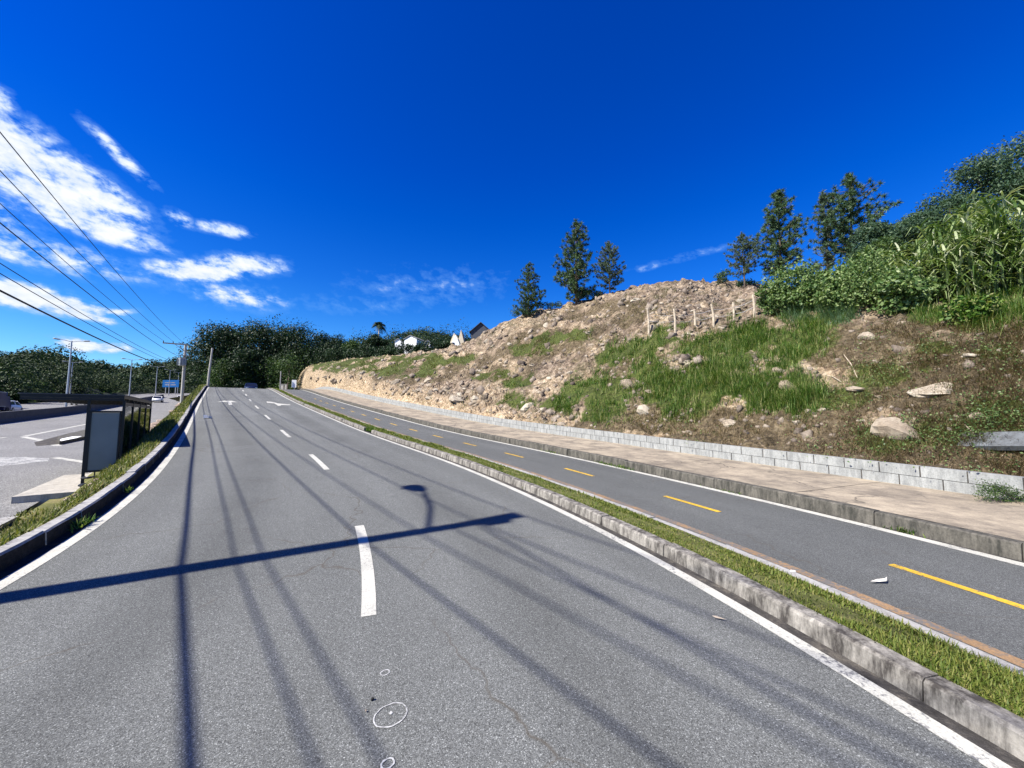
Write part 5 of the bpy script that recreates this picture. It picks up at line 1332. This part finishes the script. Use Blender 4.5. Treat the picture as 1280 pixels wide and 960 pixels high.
CL = [(-54.6, 23.2, 3.6, 2.1, -14, .98), (-49.6, 22.3, 4.2, 1.3, -24, .90), (-50.6, 20.2, 4.4, 1.4, -12, .95), (-47.8, 18.3, 3.6, .85, -6, .85), (-47.0, 25.7, 2.6, .5, -36, .66), (-41.9, 21.4, 1.0, .6, -20, .72), (-37.8, 21.4, 1.9, .55, 4, .8), (-39.8, 16.3, 3.2, .85, 8, 1.05), (-35.6, 17.9, 3.2, .95, 10, .85), (-36, 14.2, 4.6, 1.3, 0, .46),
      (-51.5, 14.9, 6.5, 1.3, 0, .50), (-52.3, 10.9, 4.2, .95, -6, 1.05), (-48.9, 10.0, 2.2, .5, -8, .85), (-46.2, 10.6, 1.1, .4, 15, .65), (-48, 6.9, 2.4, .6, 0, .85), (-12, 18.2, 11, 2.6, 6, .20), (-22, 15, 9, 1.4, 4, .17), (25.2, 20.9, 6, .5, 5, .22), (20, 20.2, 1.2, .4, 8, .34), (-55.2, 26.6, 1.0, .8, 0, .8), (-60, 17, 5, 3, 0, 1.), (-43.8, 4.4, 1.6, .35, 0, .8)]
tot = None
for a, e, ra, re, ro, st in CL:
    c_, s_ = math.cos(R(ro)), math.sin(R(ro))
    da = t.math('MULTIPLY', t.math('SUBTRACT', az, a), .93); de = t.math('SUBTRACT', el, e)
    u = t.math('ADD', t.math('MULTIPLY', da, c_/ra), t.math('MULTIPLY', de, s_/ra)); v = t.math('ADD', t.math('MULTIPLY', da, -s_/re), t.math('MULTIPLY', de, c_/re))
    q = t.math('ADD', t.math('MULTIPLY', u, u), t.math('MULTIPLY', v, v))
    gg = t.math('MULTIPLY', t.math('EXPONENT', t.math('MULTIPLY', q, -.75)), st)
    tot = gg if tot is None else t.math('MAXIMUM', tot, gg)
cv = t.n('ShaderNodeCombineXYZ'); t.L(t.math('ADD', t.math('MULTIPLY', az, .22), t.math('MULTIPLY', el, .08)), cv.inputs[0]); t.L(t.math('MULTIPLY', el, .36), cv.inputs[1])
ns = t.noise(2.3, 10, .62, cv.outputs[0], .15); nbig = t.noise(1.0, 5, .6, cv.outputs[0], .2)
nz = t.math('ADD', t.math('MULTIPLY', t.math('SUBTRACT', ns, .5), 2.3), t.math('MULTIPLY', t.math('SUBTRACT', nbig, .5), .9))
dens = t.math('ADD', tot, t.math('MULTIPLY', nz, t.math('MINIMUM', t.math('MULTIPLY', tot, 2.2), 1.)))
thin = t.ramp(dens, [(.08, 0.), (.30, .30), (.62, .85)]); fac = t.ramp(dens, [(.24, 0.), (.46, .30), (.68, .82), (.98, .98)])
shade = t.ramp(ns, [(.3, (5.9, 6.6, 7.8)), (.62, (8.0, 8.2, 8.5))])
fin = t.mix(fac, t.mix(thin, skyc, (1.9, 4.3, 8.6)), shade)
t.L(fin, bg.inputs[0]); bg.inputs[1].default_value = SKY_STRENGTH; t.L(bg.outputs[0], out.inputs[0])
sd = bpy.data.lights.new('sun', 'SUN'); sd.energy = 4.9; sd.angle = R(.53); sd.color = (1., .95, .86)
so = bpy.data.objects.new('sun', sd); col.objects.link(so)
e45 = math.sqrt(.5); so.rotation_euler = Vector((.864*e45, .503*e45, -e45)).to_track_quat('-Z', 'Y').to_euler(); so.location = (-30, -20, 40)
cam = bpy.data.cameras.new('camera'); co = bpy.data.objects.new('camera', cam); col.objects.link(co); scene.camera = co
cam.sensor_width = 36; cam.lens = 36*F/1280; cam.clip_start = .05; cam.clip_end = 6000
co.location = (0, 0, H); co.rotation_euler = (PI/2 + PITCH, 0, 0)
scene.render.resolution_x, scene.render.resolution_y = 1024, 768
vs_ = scene.view_settings; vs_.view_transform = 'Standard'; vs_.look = 'None'; vs_.exposure = 1.15; vs_.gamma = 1
scene.cycles.max_bounces = 6; scene.cycles.transparent_max_bounces = 8
scene.render.engine = 'CYCLES'
try: scene.cycles.use_denoising = True
except Exception: pass
